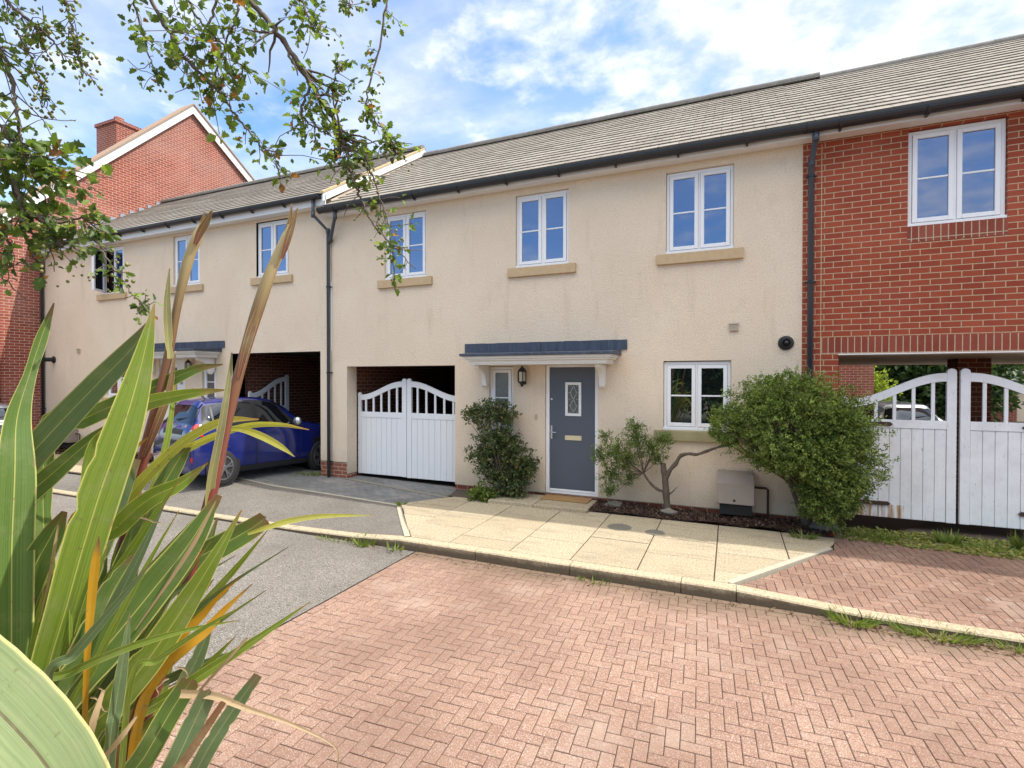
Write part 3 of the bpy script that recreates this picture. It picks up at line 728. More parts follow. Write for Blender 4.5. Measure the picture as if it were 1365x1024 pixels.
def downpipe(house, pts, r=.034, mt='pipe', clips=(1.5, 3.0)):
    pm = MB().tube(pts, r, 12)
    for a in pts[1:-1]: pm.lathe([(r*1.0, -.05), (r*1.22, -.045), (r*1.22, .045), (r, .05)], a)
    o = pm.build('downpipe', M[mt], house, smooth=True)
    x, y, _ = pts[-2]
    for z in clips:
        cm = MB(); cm.lathe([(r*1.05, -.016), (r*1.28, -.014), (r*1.28, .014), (r*1.05, .016)], (x, y, z)); cm.box(x-.07, x+.07, y+.01, y+.04, z-.012, z+.012)
        cm.build('pipe_clip', M['black'], o)
    return o
def canopy(house, x0, x1, fx0, fx1, zt, br, lead=True):
    """flat lead-topped door canopy on two scroll brackets; zt = underside of the flashing"""
    yf = -.66
    c = MB()
    # moulding profile (y,z) swept along front with returns: stacked tapering boxes
    lay = [(0., -.012, 0.), (-.012, -.045, .018), (-.045, -.075, .05), (-.075, -.125, .095)]
    for a, b, ins in lay:
        c.box(x0+ins, x1-ins, yf+ins, -.003, zt-.075+b+.001, zt-.075+a)
    c.box(x0+.10, x1-.10, yf+.10, -.003, zt-.22, zt-.2005)
    cp = c.build('canopy', M['white_paint'], house, bevel=.006)
    l = MB(); l.add([(x0-.03, yf-.03, zt-.075), (x1+.03, yf-.03, zt-.075), (x1+.03, -.004, zt-.075), (x0-.03, -.004, zt-.075),
                     (x0-.03, yf-.03, zt-.028), (x1+.03, yf-.03, zt-.028), (x1+.03, -.004, zt+.02), (x0-.03, -.004, zt+.02)],
                    [(0, 3, 2, 1), (4, 5, 6, 7), (0, 1, 5, 4), (1, 2, 6, 5), (2, 3, 7, 6), (3, 0, 4, 7)])
    l.build('canopy_top', M['lead'], cp, bevel=.008)
    f = MB(); n = 14
    for k in range(n):
        a = fx0+(fx1-fx0)*k/n; b = fx0+(fx1-fx0)*(k+1)/n; j = .002*math.sin(k*2.3)
        f.box(a, b-.0005, -.022-abs(j), -.002, zt+.021, zt+.185+j)
    f.build('flashing', M['lead'], cp)
    for bx in br:
        pf = [(-.002, 0), (-.42, 0), (-.42, -.055), (-.36, -.075), (-.27, -.10), (-.19, -.16), (-.15, -.235), (-.14, -.29), (-.13, -.36), (-.085, -.39), (-.045, -.37), (-.03, -.33), (-.002, -.33)]
        MB().prism([(y, zt-.222+z) for y, z in pf], 0, bx-.045, bx+.045).build('bracket', M['white_paint'], cp, bevel=.006)
    return cp
def fascia(house, x0, x1, zb, zt_, y=-.2):
    MB().box(x0, x1, y-.018, y, zb, zt_).build('fascia', M['bargeboard'], house)
    MB().box(x0, x1, y+.001, -.002, zb+.008, zb+.02).build('soffit', M['bargeboard'], house)
def ridge(house, x0, x1, y, z, r=.11):
    mb = MB(); x = x0; rr = random.Random(int(z*100))
    while x < x1-.01:
        e = min(x+.45, x1); dz = (rr.random()-.5)*.008
        pf = [(y+r*math.cos(PI*k/8)*1.15, z+dz+r*.75*math.sin(PI*k/8)) for k in range(9)]+[(y-r*1.15, z+dz-.05), (y+r*1.15, z+dz-.05)]
        mb.prism(pf, 0, x+.0008, e-.0008); x = e
    return mb.build('ridge', M['ridge'], house)
def number_text(txt, size, loc, rot, m, parent, name='house_number', ext=.003):
    cu = bpy.data.curves.new(name, 'FONT'); cu.body = txt; cu.size = size; cu.extrude = ext; cu.align_x = 'CENTER'
    tmp = bpy.data.objects.new('tmp', cu); COL.objects.link(tmp)
    dg = bpy.context.evaluated_depsgraph_get()
    me = bpy.data.meshes.new_from_object(tmp.evaluated_get(dg)); bpy.data.objects.remove(tmp)
    me.transform(Matrix.Translation(loc) @ rot)
    o = bpy.data.objects.new(name, me); COL.objects.link(o); me.materials.clear(); me.materials.append(m); adopt(o, parent); return o
FRONT = Matrix.Rotation(PI/2, 4, 'X')

# ================================================================== the middle house (grey door)
H1 = thing('terraced_house', 'cream rendered house with a slate blue front door and closed white gates', 'house', (-3.4, 0, 0))
EZ = 5.62; RY = 3.5; TAN = math.tan(R(33.5)); RZ = EZ+(RY+.26)*TAN
holes1 = [(-7.34, -4.77, 0, 2.33, .30), (-4.06, -3.58, 1.15, 2.30, .11), (-2.975, -2.03, .09, 2.345, .13), (-.985, .005, 1.26, 2.36, .10),
          (-6.38, -5.40, 4.04, 5.325, .10), (-3.535, -2.555, 4.04, 5.325, .10), (-.955, .03, 4.04, 5.325, .10)]
wb = MB()
wall_face(wb, -7.74, -7.34, .33, 5.6, [])
wall_face(wb, -7.34, .937, .09, 5.6, holes1[0:1]+holes1[1:])
W1 = wb.build('wall', M['render'], H1, normals=False)
pb = MB(); wall_face(pb, -8.05, -7.345, -.15, .33, [], y=.012); pb.add([(-7.345, .012, -.15), (-7.345, .30, -.15), (-7.345, .30, .33), (-7.345, .012, .33)], [(0, 1, 2, 3)])
pb.build('plinth', M['brick_plinth'], W1, normals=False)
MB().box(-4.765, .935, .012, .04, -.15, .09).build('plinth', M['brick_dark'], W1)
# covered way
cw = MB()
cw.add([(-7.43, .30, -.2), (-7.43, 6.5, -.2), (-7.43, 6.5, 2.4), (-7.43, .30, 2.4)], [(0, 1, 2, 3)])
cw.add([(-4.69, .30, -.2), (-4.69, .30, 2.4), (-4.69, 6.5, 2.4), (-4.69, 6.5, -.2)], [(0, 1, 2, 3)])
cw.add([(-7.43, 6.5, -.2), (-4.69, 6.5, -.2), (-4.69, 6.5, 2.4), (-7.43, 6.5, 2.4)], [(0, 1, 2, 3)])
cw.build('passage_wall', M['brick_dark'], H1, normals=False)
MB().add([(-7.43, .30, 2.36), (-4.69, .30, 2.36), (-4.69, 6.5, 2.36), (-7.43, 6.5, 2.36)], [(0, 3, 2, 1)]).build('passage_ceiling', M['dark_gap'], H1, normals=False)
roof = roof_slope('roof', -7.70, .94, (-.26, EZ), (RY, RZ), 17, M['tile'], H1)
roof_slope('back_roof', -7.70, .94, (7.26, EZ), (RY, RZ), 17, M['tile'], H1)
MB().add([(-7.72, 7, 0), (.94, 7, 0), (.94, 7, 5.6), (-7.72, 7, 5.6)], [(0, 3, 2, 1)]).build('back_wall', M['render'], H1, normals=False)
ridge(H1, -7.66, 1.60, RY, RZ+.03)
fascia(H1, -7.70, .94, 5.437, 5.60)
gutter(H1, -7.80, .94, -.288, 5.552, .086)
w1 = window(H1, -6.38, -5.40, 4.055, 5.32)
w2 = window(H1, -3.532, -2.558, 4.055, 5.32)
w3 = window(H1, -.95, .027, 4.055, 5.32)
w4 = window(H1, -.98, .0, 1.28, 2.345, glass='glass_low', sill='stone_green')
w5 = window(H1, -4.055, -3.585, 1.17, 2.29, glass='glass_frost', sill=None, lights=1)
canopy(H1, -4.27, -1.68, -4.55, -1.555, 2.535, (-4.10, -1.945))
# front door
df = MB(); ring(df, -2.97, -2.035, .06, 2.34, .062, .035, .115)
dfo = df.build('door_frame', M['upvc'], H1, bevel=.004)
MB().box(-2.99, -2.02, -.03, .13, .028, .0595).build('threshold', M['rust'], dfo)
db = MB(); X0, X1 = -2.904, -2.101
gx0, gx1, gz0, gz1 = -2.612, -2.352, 1.45, 2.005
for b_ in ((X0, gx0, .125, 2.275), (gx1, X1, .125, 2.275), (gx0, gx1, .125, gz0), (gx0, gx1, gz1, 2.275)):
    db.box(b_[0], b_[1], .062, .105, b_[2], b_[3])
door = db.build('door', M['door'], H1)
gl = MB(); ring(gl, gx0-.012, gx1+.012, gz0-.012, gz1+.012, .045, .045, .0615)
gl.build('door_light', M['upvc'], door, bevel=.004)
MB().box(gx0+.03, gx1-.03, .072, .078, gz0+.03, gz1-.03).build('leaded_glass', M['glass_frost'], door)
ll = MB(); cx = (gx0+gx1)/2
for (za, zb_) in ((1.50, 1.725), (1.725, 1.955)):
    zm = (za+zb_)/2; hw = .052
    P4 = [(cx, za), (cx+hw, zm-.02), (cx+hw*.9, zm+.02), (cx, zb_), (cx-hw*.9, zm+.02), (cx-hw, zm-.02)]
    for i in range(6):
        a, b = P4[i], P4[(i+1) % 6]; ll.bar((a[0], .0705, a[1]), (b[0], .0705, b[1]), .008, .008)
for z in (1.50, 1.613, 1.725, 1.84, 1.955):
    ll.bar((gx0+.033, .0705, z), (cx-.05, .0705, z), .007, .007); ll.bar((cx+.05, .0705, z), (gx1-.033, .0705, z), .007, .007)
ll.build('lead_cames', M['chrome'], door)
lpt = MB(); ring(lpt, -2.63, -2.335, 1.02, 1.10, .014, .05, .0615); lpt.box(-2.616, -2.349, .054, .0612, 1.034, 1.086)
lpt.build('letter_plate', M['brass'], door, bevel=.003)
hb = MB(); hb.box(-2.888, -2.858, .052, .0615, 1.03, 1.26); hb.tube([(-2.873, .055, 1.15), (-2.873, .005, 1.15), (-2.86, -.002, 1.15), (-2.77, .0, 1.148)], .0095, 8)
hb.lathe([(.013, -.012), (.013, .012)], (-2.873, .05, 1.075), 1, 10)
hb.build('handle', M['chrome'], door, smooth=False)
MB().lathe([(.012, -.012), (.019, -.008), (.019, .004), (.012, .008)], (-2.873, .055, 1.72), 1, 12).build('lock', M['chrome'], door)
MB().box(X0, X1, .05, .0615, .128, .165).build('weather_bar', M['upvc'], door, bevel=.006)
bl = MB(); bl.box(-3.16, -3.115, -.018, -.001, 1.365, 1.455); bl.lathe([(.012, -.006), (.012, .0)], (-3.1375, -.019, 1.43), 1, 10)
bl.build('door_bell', M['beige'], H1, bevel=.004)
downpipe(H1, [(-7.40, -.268, 5.53), (-7.40, -.268, 5.36), (-7.71, -.06, 4.98), (-7.765, -.06, 4.90)], clips=())

# ================================================================== right house (red brick)
H2 = thing('brick_house', 'red brick house joined on the right, bridging a covered way behind weathered white gates', 'house', (3.4, 0, 0))
wb = MB()
wall_face(wb, .938, 7.2, -.15, 2.43, [(1.39, 6.4, -.15, 2.43, .33)])
wall_face(wb, .938, 7.2, 2.66, 5.62, [(2.17, 3.20, 4.12, 5.40, .09), (4.9, 5.93, 4.12, 5.40, .09)])
wall_face(wb, .938, 1.175, 2.43, 2.66, []); wall_face(wb, 6.6, 7.2, 2.43, 2.66, [])
W2 = wb.build('wall', M['brick_red'], H2, normals=False)
wall_face(MB(), 1.175, 6.6, 2.43, 2.66, [], y=0.).build('soldier_course', M['brick_soldier'], W2, normals=False)
MB().box(2.165, 3.205, -.003, .05, 3.905, 4.112).build('brick_sill', M['brick_rowlock'], W2)
jm = MB(); jm.box(1.166, 1.176, -.0025, .02, 0, 2.43); jm.box(1.166, 1.176, -.0025, .02, 2.431, 5.4); jm.build('movement_joint', M['stone'], W2)
MB().box(1.385, 6.5, -.012, .33, 2.415, 2.43).build('lintel', M['bargeboard'], W2)
MB().add([(1.40, .33, 2.42), (6.4, .33, 2.42), (6.4, 6.6, 2.42), (1.40, 6.6, 2.42)], [(0, 3, 2, 1)]).build('passage_ceiling', M['soffit'], H2, normals=False)
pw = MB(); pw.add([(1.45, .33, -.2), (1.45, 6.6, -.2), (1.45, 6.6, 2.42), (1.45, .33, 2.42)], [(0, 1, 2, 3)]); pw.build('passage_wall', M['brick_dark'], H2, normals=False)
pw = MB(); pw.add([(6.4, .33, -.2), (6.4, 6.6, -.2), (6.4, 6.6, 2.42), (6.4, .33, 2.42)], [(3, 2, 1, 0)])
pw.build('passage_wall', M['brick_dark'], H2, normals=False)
MB().box(3.49, 3.93, 2.4, 2.84, -.15, 2.419).build('pillar', M['brick_dark'], H2)
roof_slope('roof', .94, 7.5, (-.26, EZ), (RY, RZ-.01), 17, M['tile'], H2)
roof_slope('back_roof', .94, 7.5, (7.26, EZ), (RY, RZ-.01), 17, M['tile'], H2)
ridge(H2, 1.598, 7.5, RY, RZ-.035)
b2 = MB(); b2.add([(.94, 7, 2.42), (7.2, 7, 2.42), (7.2, 7, 5.6), (.94, 7, 5.6)], [(0, 3, 2, 1)]); b2.box(.94, 1.40, 6.6, 7., -.1, 2.42)
b2.build('back_wall', M['brick_red'], H2, normals=False)
fascia(H2, .94, 7.4, 5.437, 5.60)
gutter(H2, .945, 7.5, -.288, 5.552, .086)
window(H2, 2.178, 3.193, 4.125, 5.39, sill=None); window(H2, 4.905, 5.925, 4.125, 5.39, sill=None)
dp = downpipe(H2, [(1.06, -.268, 5.53), (1.06, -.268, 5.40), (1.035, -.065, 5.13), (1.035, -.065, 0.)], .036, 'pipe', (1.9, 3.45, 4.95))

# ================================================================== left house (cream, white door)
H0 = thing('terraced_house', 'cream rendered house further left with a white front door and open gate', 'house', (-13, 0, 0))
DZ = .27
wb = MB()
holes0 = [(-10.72, -8.05, .0, 2.66, .33), (-13.38, -12.40, .2, 2.62, .12), (-11.77, -11.28, 1.4, 2.58, .11), (-15.6, -14.6, 1.55, 2.62, .10),
          (-9.93, -8.955, 4.355, 5.61, .10), (-12.81, -11.83, 4.355, 5.61, .10), (-15.79, -14.80, 4.355, 5.61, .10)]
wall_face(wb, -18.65, -10.72, .15, 5.88, holes0)
wall_face(wb, -10.72, -7.745, .33, 5.88, [(-10.72, -8.05, .0, 2.66, .33)]+holes0[4:5])
W0 = wb.build('wall', M['render'], H0, normals=False)
wall_face(MB(), -18.6, -10.72, -.1, .15, [(-13.38, -12.4, -.1, .15, .05)], y=.012).build('plinth', M['brick_plinth'], W0, normals=False)
MB().add([(-7.742, .0, 5.3), (-7.742, 7., 5.3), (-7.742, 7., 5.9), (-7.742, RY, RZ+DZ-.05), (-7.742, 0, 5.85)], [(0, 1, 2, 3, 4)]).build('gable_wall', M['render'], W0, normals=False)
cw = MB()
cw.add([(-10.85, .33, -.2), (-10.85, 6.5, -.2), (-10.85, 6.5, 2.72), (-10.85, .33, 2.72)], [(0, 1, 2, 3)])
cw.add([(-8.02, .33, -.2), (-8.02, .33, 2.72), (-8.02, 6.5, 2.72), (-8.02, 6.5, -.2)], [(0, 1, 2, 3)])
cw.add([(-10.85, 6.5, -.2), (-8.02, 6.5, -.2), (-8.02, 6.5, 2.72), (-10.85, 6.5, 2.72)], [(0, 1, 2, 3)])
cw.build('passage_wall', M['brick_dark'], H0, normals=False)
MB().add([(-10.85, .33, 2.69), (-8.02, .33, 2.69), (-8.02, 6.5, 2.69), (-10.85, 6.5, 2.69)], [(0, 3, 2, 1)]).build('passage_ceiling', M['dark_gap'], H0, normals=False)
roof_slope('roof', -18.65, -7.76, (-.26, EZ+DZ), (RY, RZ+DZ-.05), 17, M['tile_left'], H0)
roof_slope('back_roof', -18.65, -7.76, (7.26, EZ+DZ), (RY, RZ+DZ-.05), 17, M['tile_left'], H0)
ridge(H0, -18.6, -7.74, RY, RZ+DZ-.02)
def slope_board(house, name, x0, x1, e, r, top, bot, m):
    """board under a verge from eave e to ridge r"""
    return MB().add([(x, y, z) for x in (x0, x1) for y, z in ((e[0], e[1]+top), (r[0], r[1]+top), (r[0], r[1]+bot), (e[0], e[1]+bot))],
                    [(0, 1, 2, 3), (7, 6, 5, 4), (0, 4, 5, 1), (1, 5, 6, 2), (2, 6, 7, 3), (3, 7, 4, 0)]).build(name, m, house)
slope_board(H0, 'bargeboard', -7.735, -7.70, (-.27, EZ+DZ), (RY, RZ+DZ-.05), -.012, -.165, M['bargeboard'])
slope_board(H0, 'bargeboard', -7.735, -7.70, (7.27, EZ+DZ), (RY+.001, RZ+DZ-.05), -.012, -.165, M['bargeboard'])
slope_board(H0, 'verge', -7.80, -7.69, (-.28, EZ+DZ), (RY, RZ+DZ-.05), .035, -.010, M['mortar'])
fascia(H0, -18.63, -7.70, 5.665, 5.87)
gutter(H0, -18.7, -7.80, -.28, 5.845, .07)
MB().box(-18.66, -18.60, -.34, .1, 5.84, 5.95).build('flashing', M['leadlight'], H0)
window(H0, -9.925, -8.96, 4.37, 5.605); window(H0, -12.805, -11.835, 4.37, 5.605); window(H0, -15.785, -14.805, 4.37, 5.605, open_left=True)
window(H0, -15.595, -14.605, 1.565, 2.61, glass='glass_low')
window(H0, -11.765, -11.285, 1.415, 2.57, glass='glass_frost', sill=None, lights=1)
canopy(H0, -13.75, -11.10, -14.0, -10.97, 2.785, (-13.58, -11.36))
df = MB(); ring(df, -13.37, -12.41, .18, 2.61, .06, .03, .11); dfo = df.build('door_frame', M['upvc'], H0, bevel=.004)
d0 = MB().box(-13.305, -12.475, .06, .10, .245, 2.545).build('door', M['door_white'], H0)
MB().box(-13.0, -12.78, .052, .0595, 1.2, 2.35).build('leaded_glass', M['glass_frost'], d0)
number_text('38', .13, Vector((-12.62, .055, 1.93)), FRONT, M['iron'], d0)
MB().lathe([(.02, -.03), (.02, 0.)], (-12.52, .058, 1.78), 1, 10).build('handle', M['chrome'], d0)
downpipe(H0, [(-7.98, -.268, 5.80), (-7.98, -.268, 5.47), (-7.775, -.06, 5.17), (-7.775, -.06, 0.)], .034, 'pipe', (.33, 2.2, 4.0))
downpipe(H0, [(-18.5, -.268, 5.80), (-18.5, -.268, 5.6), (-18.57, -.06, 5.35), (-18.57, -.06, 0.)], .036, 'gutter', (1.2, 2.6))

# ================================================================== tall gabled brick house at the far left
H3 = thing('gabled_house', 'tall red brick house with a white edged gable and chimney at the far left', 'house', (-20, 3, 0))
GX = -18.66
AP_ = (4.55, 12.20); sl, sr = 1.03, .72
gb = MB(); yl, yr = -2.8, 10.5
gb.add([(GX, yl, -.2), (GX, yr, -.2), (GX, yr, AP_[1]-(yr-AP_[0])*sr), (GX, AP_[0], AP_[1]), (GX, yl, AP_[1]-(AP_[0]-yl)*sl)], [(0, 1, 2, 3, 4)])
gb.add([(GX, yl, -.2), (-30, yl, -.2), (-30, yl, 4.6), (GX, yl, 4.6)], [(0, 3, 2, 1)])
gb.build('wall', M['brick_gable'], H3, normals=False)
gsol = wall_face(MB(), .05, .62, 2.4, 2.64, [], P=lambda u, z, d: (GX+.003, u-1.6, z)).build('brick_lintel', M['brick_soldier'], H3, normals=False)
def yslope(name, ya, za, yb, zb_, x0, x1, m):
    return MB().add([(x, y, z) for x in (x0, x1) for y, z in ((ya, za), (yb, zb_), (yb, zb_-.06), (ya, za-.06))],
                    [(0, 1, 2, 3), (7, 6, 5, 4), (0, 4, 5, 1), (1, 5, 6, 2), (2, 6, 7, 3), (3, 7, 4, 0)]).build(name, m, H3)
zl = lambda y: AP_[1]-(AP_[0]-y)*sl
zr = lambda y: AP_[1]-(y-AP_[0])*sr
yslope('roof', yl-.3, zl(yl-.3)+.17, AP_[0], AP_[1]+.17, GX-.55, GX+.16, M['clay'])
yslope('back_roof', AP_[0]+.002, AP_[1]+.17, yr, zr(yr)+.17, GX-.55, GX+.16, M['clay'])
def gboard(ya, za, yb, zb_): return MB().add([(x, y, z) for x in (GX+.08, GX+.12) for y, z in ((ya, za+.105), (yb, zb_+.105), (yb, zb_-.20), (ya, za-.20))], [(0, 1, 2, 3), (7, 6, 5, 4), (0, 4, 5, 1), (1, 5, 6, 2), (2, 6, 7, 3), (3, 7, 4, 0)]).build('bargeboard', M['bargeboard'], H3)
gboard(yl-.3, zl(yl-.3), AP_[0]-.001, AP_[1]); gboard(AP_[0]+.001, AP_[1], yr, zr(yr))
ch = MB().box(-23.75, -22.45, 4.1, 5.05, -.2, 12.25); ch.box(-23.80, -22.40, 4.05, 5.10, 12.251, 12.38)
cho = ch.build('chimney', M['brick_gable'], H3)
MB().lathe([(.16, 0), (.15, .3), (.17, .32), (.17, .36), (.13, .37)], (-23.1, 4.57, 12.381)).build('chimney_pot', M['pot'], cho)
lf = MB()
for k in range(12):
    y = .05+k*.29; z = EZ+DZ+(y+.26)*TAN*.985
    lf.box(GX+.002, GX+.035, y, y+.285, z-.02, z+.13)
lf.build('flashing', M['leadlight'], H3)
downpipe(H3, [(GX+.05, -1.05, 5.0), (GX+.05, -1.05, 4.9), (GX+.05, -1.05, 4.8), (GX+.05, -1.05, 0)], .05, 'gutter', (1.5, 3.2))

# ------------------------------------------------------------------ fittings on the walls
def lantern(x, z, label, s=1.):
    o = thing('wall_lantern', label, 'lantern', (x, 0, z), group='wall lanterns beside the front doors')
    y = -.12; b = MB()
    b.lathe([(.012, .165*s), (.02, .15*s), (.022, .14*s), (.05*s, .12*s), (.082*s, .075*s), (.086*s, .068*s), (.082*s, .062*s)], (x, y, z), 2, 6)
    b.lathe([(.078*s, -.105*s), (.082*s, -.112*s), (.07*s, -.13*s), (.035, -.15*s), (.036, -.165*s), (.018, -.19*s), (.008, -.2*s)], (x, y, z), 2, 6)
    for k in range(6):
        a = 2*PI*k/6; r = .075*s
        b.bar((x+r*math.cos(a), y+r*math.sin(a), z-.105*s), (x+r*math.cos(a), y+r*math.sin(a), z+.065*s), .012, .012)
    b.box(x-.035, x+.035, -.03, -.001, z-.16*s, z-.02*s); b.tube([(x, -.02, z-.12*s), (x, -.06, z-.15*s), (x, y, z-.14*s)], .01, 8)
    b.build('lantern_frame', M['black'], o)
    MB().lathe([(.068*s, -.10*s), (.068*s, .062*s)], (x, y, z), 2, 6).build('lantern_glass', M['lampglass'], o)
lantern(-3.36, 2.135, 'black wall lantern between the slate blue door and the frosted side window')
lantern(-12.1, 2.40, 'black wall lantern beside the white front door of the left cream house', .85)
def meter(x, label, z0=.17, s=1.):
    o = thing('meter_box', label, 'meter box', (x, 0, 0), group='gas meter boxes at the foot of the walls')
    w_ = .25*s
    pf = [(-.002, z0+.06), (-.25, z0+.06), (-.235, z0+.36), (-.15, z0+.50), (-.002, z0+.53)]
    MB().prism([(y, z) for y, z in pf], 0, x-w_, x+w_).build('cover', M['meter'], o, bevel=.012)
    b = MB().box(x-w_+.03, x+w_-.03, -.21, -.002, z0-.10, z0+.058); b.build('base', M['dark_gap'], o)
    MB().lathe([(.018, -.008), (.018, 0)], (x-.02, -.247, z0+.12), 1, 10).build('lock', M['black'], o)
    MB().tube([(x+w_-.02, -.06, z0+.30), (x+w_+.16, -.06, z0+.30), (x+w_+.185, -.06, z0+.28), (x+w_+.185, -.06, -.02)], .016, 8).build('pipe', M['rust'], o, smooth=True)
meter(.075, 'beige gas meter box on the cream wall between leaning shrub and round bush')
meter(-17.25, 'beige gas meter box at the foot of the left cream house wall', .22, 1.3)
def vent(x, z, label):
    o = thing('wall_vent', label, 'vent', (x, 0, z), group='small beige wall vents')
    b = MB().box(x-.065, x+.065, -.03, -.001, z-.055, z+.055).box(x-.075, x+.075, -.045, -.0305, z+.045, z+.062)
    for k in range(4): b.box(x-.05, x+.05, -.038, -.0305, z-.042+k*.021, z-.03+k*.021)
    b.build('grille', M['beige'], o)
vent(.04, 2.855, 'small beige vent above the ground floor window of the middle house'); vent(-16.85, 2.85, 'small beige vent on the wall of the left cream house')
def flue(x, z, label, long=False):
    o = thing('boiler_flue', label, 'flue', (x, 0, z), group='round black boiler flues')
    MB().lathe([(.10, -.004), (.105, -.012), (.095, -.03), (.075, -.035)], (x, 0, z), 1, 24).build('collar', M['black'], o)
    L = .22 if long else .08
    MB().lathe([(.06, -.03), (.06, -L), (.052, -L-.004), (.05, -.04)], (x, 0, z), 1, 20).build('terminal', M['rubber'], o)
    MB().lathe([(.025, -.035), (.028, -L-.02), (.012, -L-.03)], (x, 0, z), 1, 14).build('nozzle', M['black'], o)
flue(.735, 2.60, 'round black boiler flue on the cream wall above the big round bush'); flue(-18.1, 2.62, 'round black boiler flue near the left corner of the left cream house', True)

# doorstep, mat, covers, rocks
stp = MB(); rs = random.Random(2)
for a, b in ((-3.72, -2.92), (-2.915, -2.03)): paver(stp, [(a, -.75), (b, -.75), (b, -.05), (a, -.05)], lambda x, y: .055, .004, .008, rs, .075)
stp = stp.build('doorstep', M['slab'], normals=False); tag(stp, 'low pale concrete slab doorstep before the slate blue door', 'doorstep')
dm = MB().box(-2.93, -2.12, -.36, -.04, .0565, .078).build('doormat', M['mat'], bevel=.006); tag(dm, 'brown coir doormat lying before the slate blue door', 'doormat')
def cover(x, y, r, label, ribs):
    o = thing('drain_cover', label, 'drain cover', (x, y, 0), group='drain covers in the slabs')
    MB().lathe([(r, .001), (r, .006), (r*.97, .008)], (x, y, 0), 2, 28).build('rim', M['iron'], o)
    b = MB()
    for k in range(-ribs, ribs+1):
        yy = k*r*.85/ribs; hw = math.sqrt(max(.001, (r*.9)**2-yy*yy)); b.box(x-hw, x+hw, y+yy-.006, y+yy+.006, .0085, .012)
    b.build('cover_plate', M['iron'], o)
cover(-1.42, -1.27, .17, 'round ribbed iron drain cover in the slabs, left of the pair near the leaning shrub', 6)
cover(-.93, -1.33, .13, 'smaller plain iron drain cover in the slabs, right of the pair', 3)
def rock(x, y, z, s, label):
    bm = bmesh.new(); bmesh.ops.create_icosphere(bm, subdivisions=3, radius=1)
    from mathutils import noise as mn
    for v in bm.verts:
        k = 1+.35*mn.noise(v.co*1.3+Vector((x*7, y*5, 0)))+.12*mn.noise(v.co*4); v.co = Vector((v.co.x*s*k*1.3, v.co.y*s*k*.9, v.co.z*s*k*.55))+Vector((x, y, z))
    me = bpy.data.meshes.new('rock'); bm.to_mesh(me); bm.free(); me.materials.append(M['rock'])
    o = bpy.data.objects.new('rock', me); COL.objects.link(o); tag(o, label, 'rock')
rock(-.86, -.36, .05, .10, 'grey rock at the foot of the leaning shrub on the bark mulch')
rock(-1.72, -.22, .05, .11, 'grey rock beside the doorstep end of the mulch bed')
rock(1.16, -.32, .05, .15, 'large grey rock on the mulch corner below the round bush')
cp_ = MB().box(1.2, 1.27, .10, .165, -.05, .24).build('gate_stop', M['white_paint'], bevel=.006); tag(cp_, 'short white post stub at the brick corner beneath the round bush', 'post')

# ------------------------------------------------------------------ gates
def gate_leaf(label, hinge, rz, wd, z0, zm, lo, hi, nb, ns, m, straps=(), group=None, flip=False):
    o = thing('gate', label, 'gate', (hinge[0], hinge[1], 0), rz, group, local=True)
    hs, ms, T = .075, .105, .026
    def rounded(x0, x1, za, zb):
        r = (x1-x0)/2; c = (x0+x1)/2
        return [(x0, za)]+[(x1, za)]+[(c+r*math.cos(a), zb-r+r*math.sin(a)) for a in [PI*k/8 for k in range(9)]]
    MB().prism(rounded(0, hs, z0, lo+.05), 1, -T, T).build('hinge_stile', m, o, bevel=.003)
    MB().prism(rounded(wd-ms, wd, z0, hi+.06), 1, -T, T).build('meeting_stile', m, o, bevel=.003)
    a, b = hs+.001, wd-ms-.001; rl = .115
    top = lambda x: lo+(hi-lo)*(.5-.5*math.cos(PI*min(1, max(0, (x-a)/(b-a)))))
    N = 20; xs_ = [a+(b-a)*i/N for i in range(N+1)]
    r_ = MB(); vs = []; fs = []
    for y in (-T*.9, T*.9):
        vs += [(x, y, top(x)) for x in xs_]+[(x, y, top(x)-rl) for x in xs_]
    k = N+1
    for i in range(N):
        fs += [(i, i+1, k+i+1, k+i), (2*k+i, 3*k+i, 3*k+i+1, 2*k+i+1), (i, 2*k+i, 2*k+i+1, i+1), (k+i, k+i+1, 3*k+i+1, 3*k+i)]
    fs += [(0, k, 3*k, 2*k), (N, 2*k+N, 3*k+N, k+N)]
    r_.add(vs, fs).build('top_rail', m, o)
    MB().box(a, b, -T*.95, T*.95, zm-.115, zm).build('middle_rail', m, o, bevel=.004)
    for i in range(ns):
        x = a+(b-a)*(i+.62)/(ns+.3)
        MB().box(x-.021, x+.021, -.014, .014, zm+.001, top(x)-rl+.012).build('spindle', m, o, bevel=.003)
    bb = MB(); bw = (b-a)/nb
    for i in range(nb):
        bb.box(a+bw*i+.003, a+bw*(i+1)-.003, -.016, -.0035, z0+.002, zm-.117); bb.box(a+bw*i+.003, a+bw*(i+1)-.003, .0035, .016, z0+.002, zm-.117)
    bb.build('board_panel', m, o, bevel=.004)
    MB().box(a, b, -.003, .003, z0+.004, zm-.118).build('backing_board', m, o)
    for z, L in straps:
        s_ = -1 if not flip else 1
        q = MB(); y0, y1 = sorted((s_*(T+.001), s_*(T+.012)))
        q.prism([(-.10, z-.028), (L-.03, z-.028), (L, z), (L-.03, z+.028), (-.10, z+.028)], 1, y0, y1); q.build('hinge_strap', M['rust'], o)
    return o
gm = 'white covered way gates'
gate_leaf('white boarded gate leaf nearest the downpipe pillar, closed in the middle covered way', (-7.335, .36), 0, 1.235, .055, 1.375, 1.735, 2.02, 8, 5, M['gate'], group=gm)
gate_leaf('white boarded gate leaf nearest the dark shrub, closed in the middle covered way', (-4.80, .36), PI, 1.285, .045, 1.375, 1.735, 2.02, 8, 5, M['gate'], group=gm)
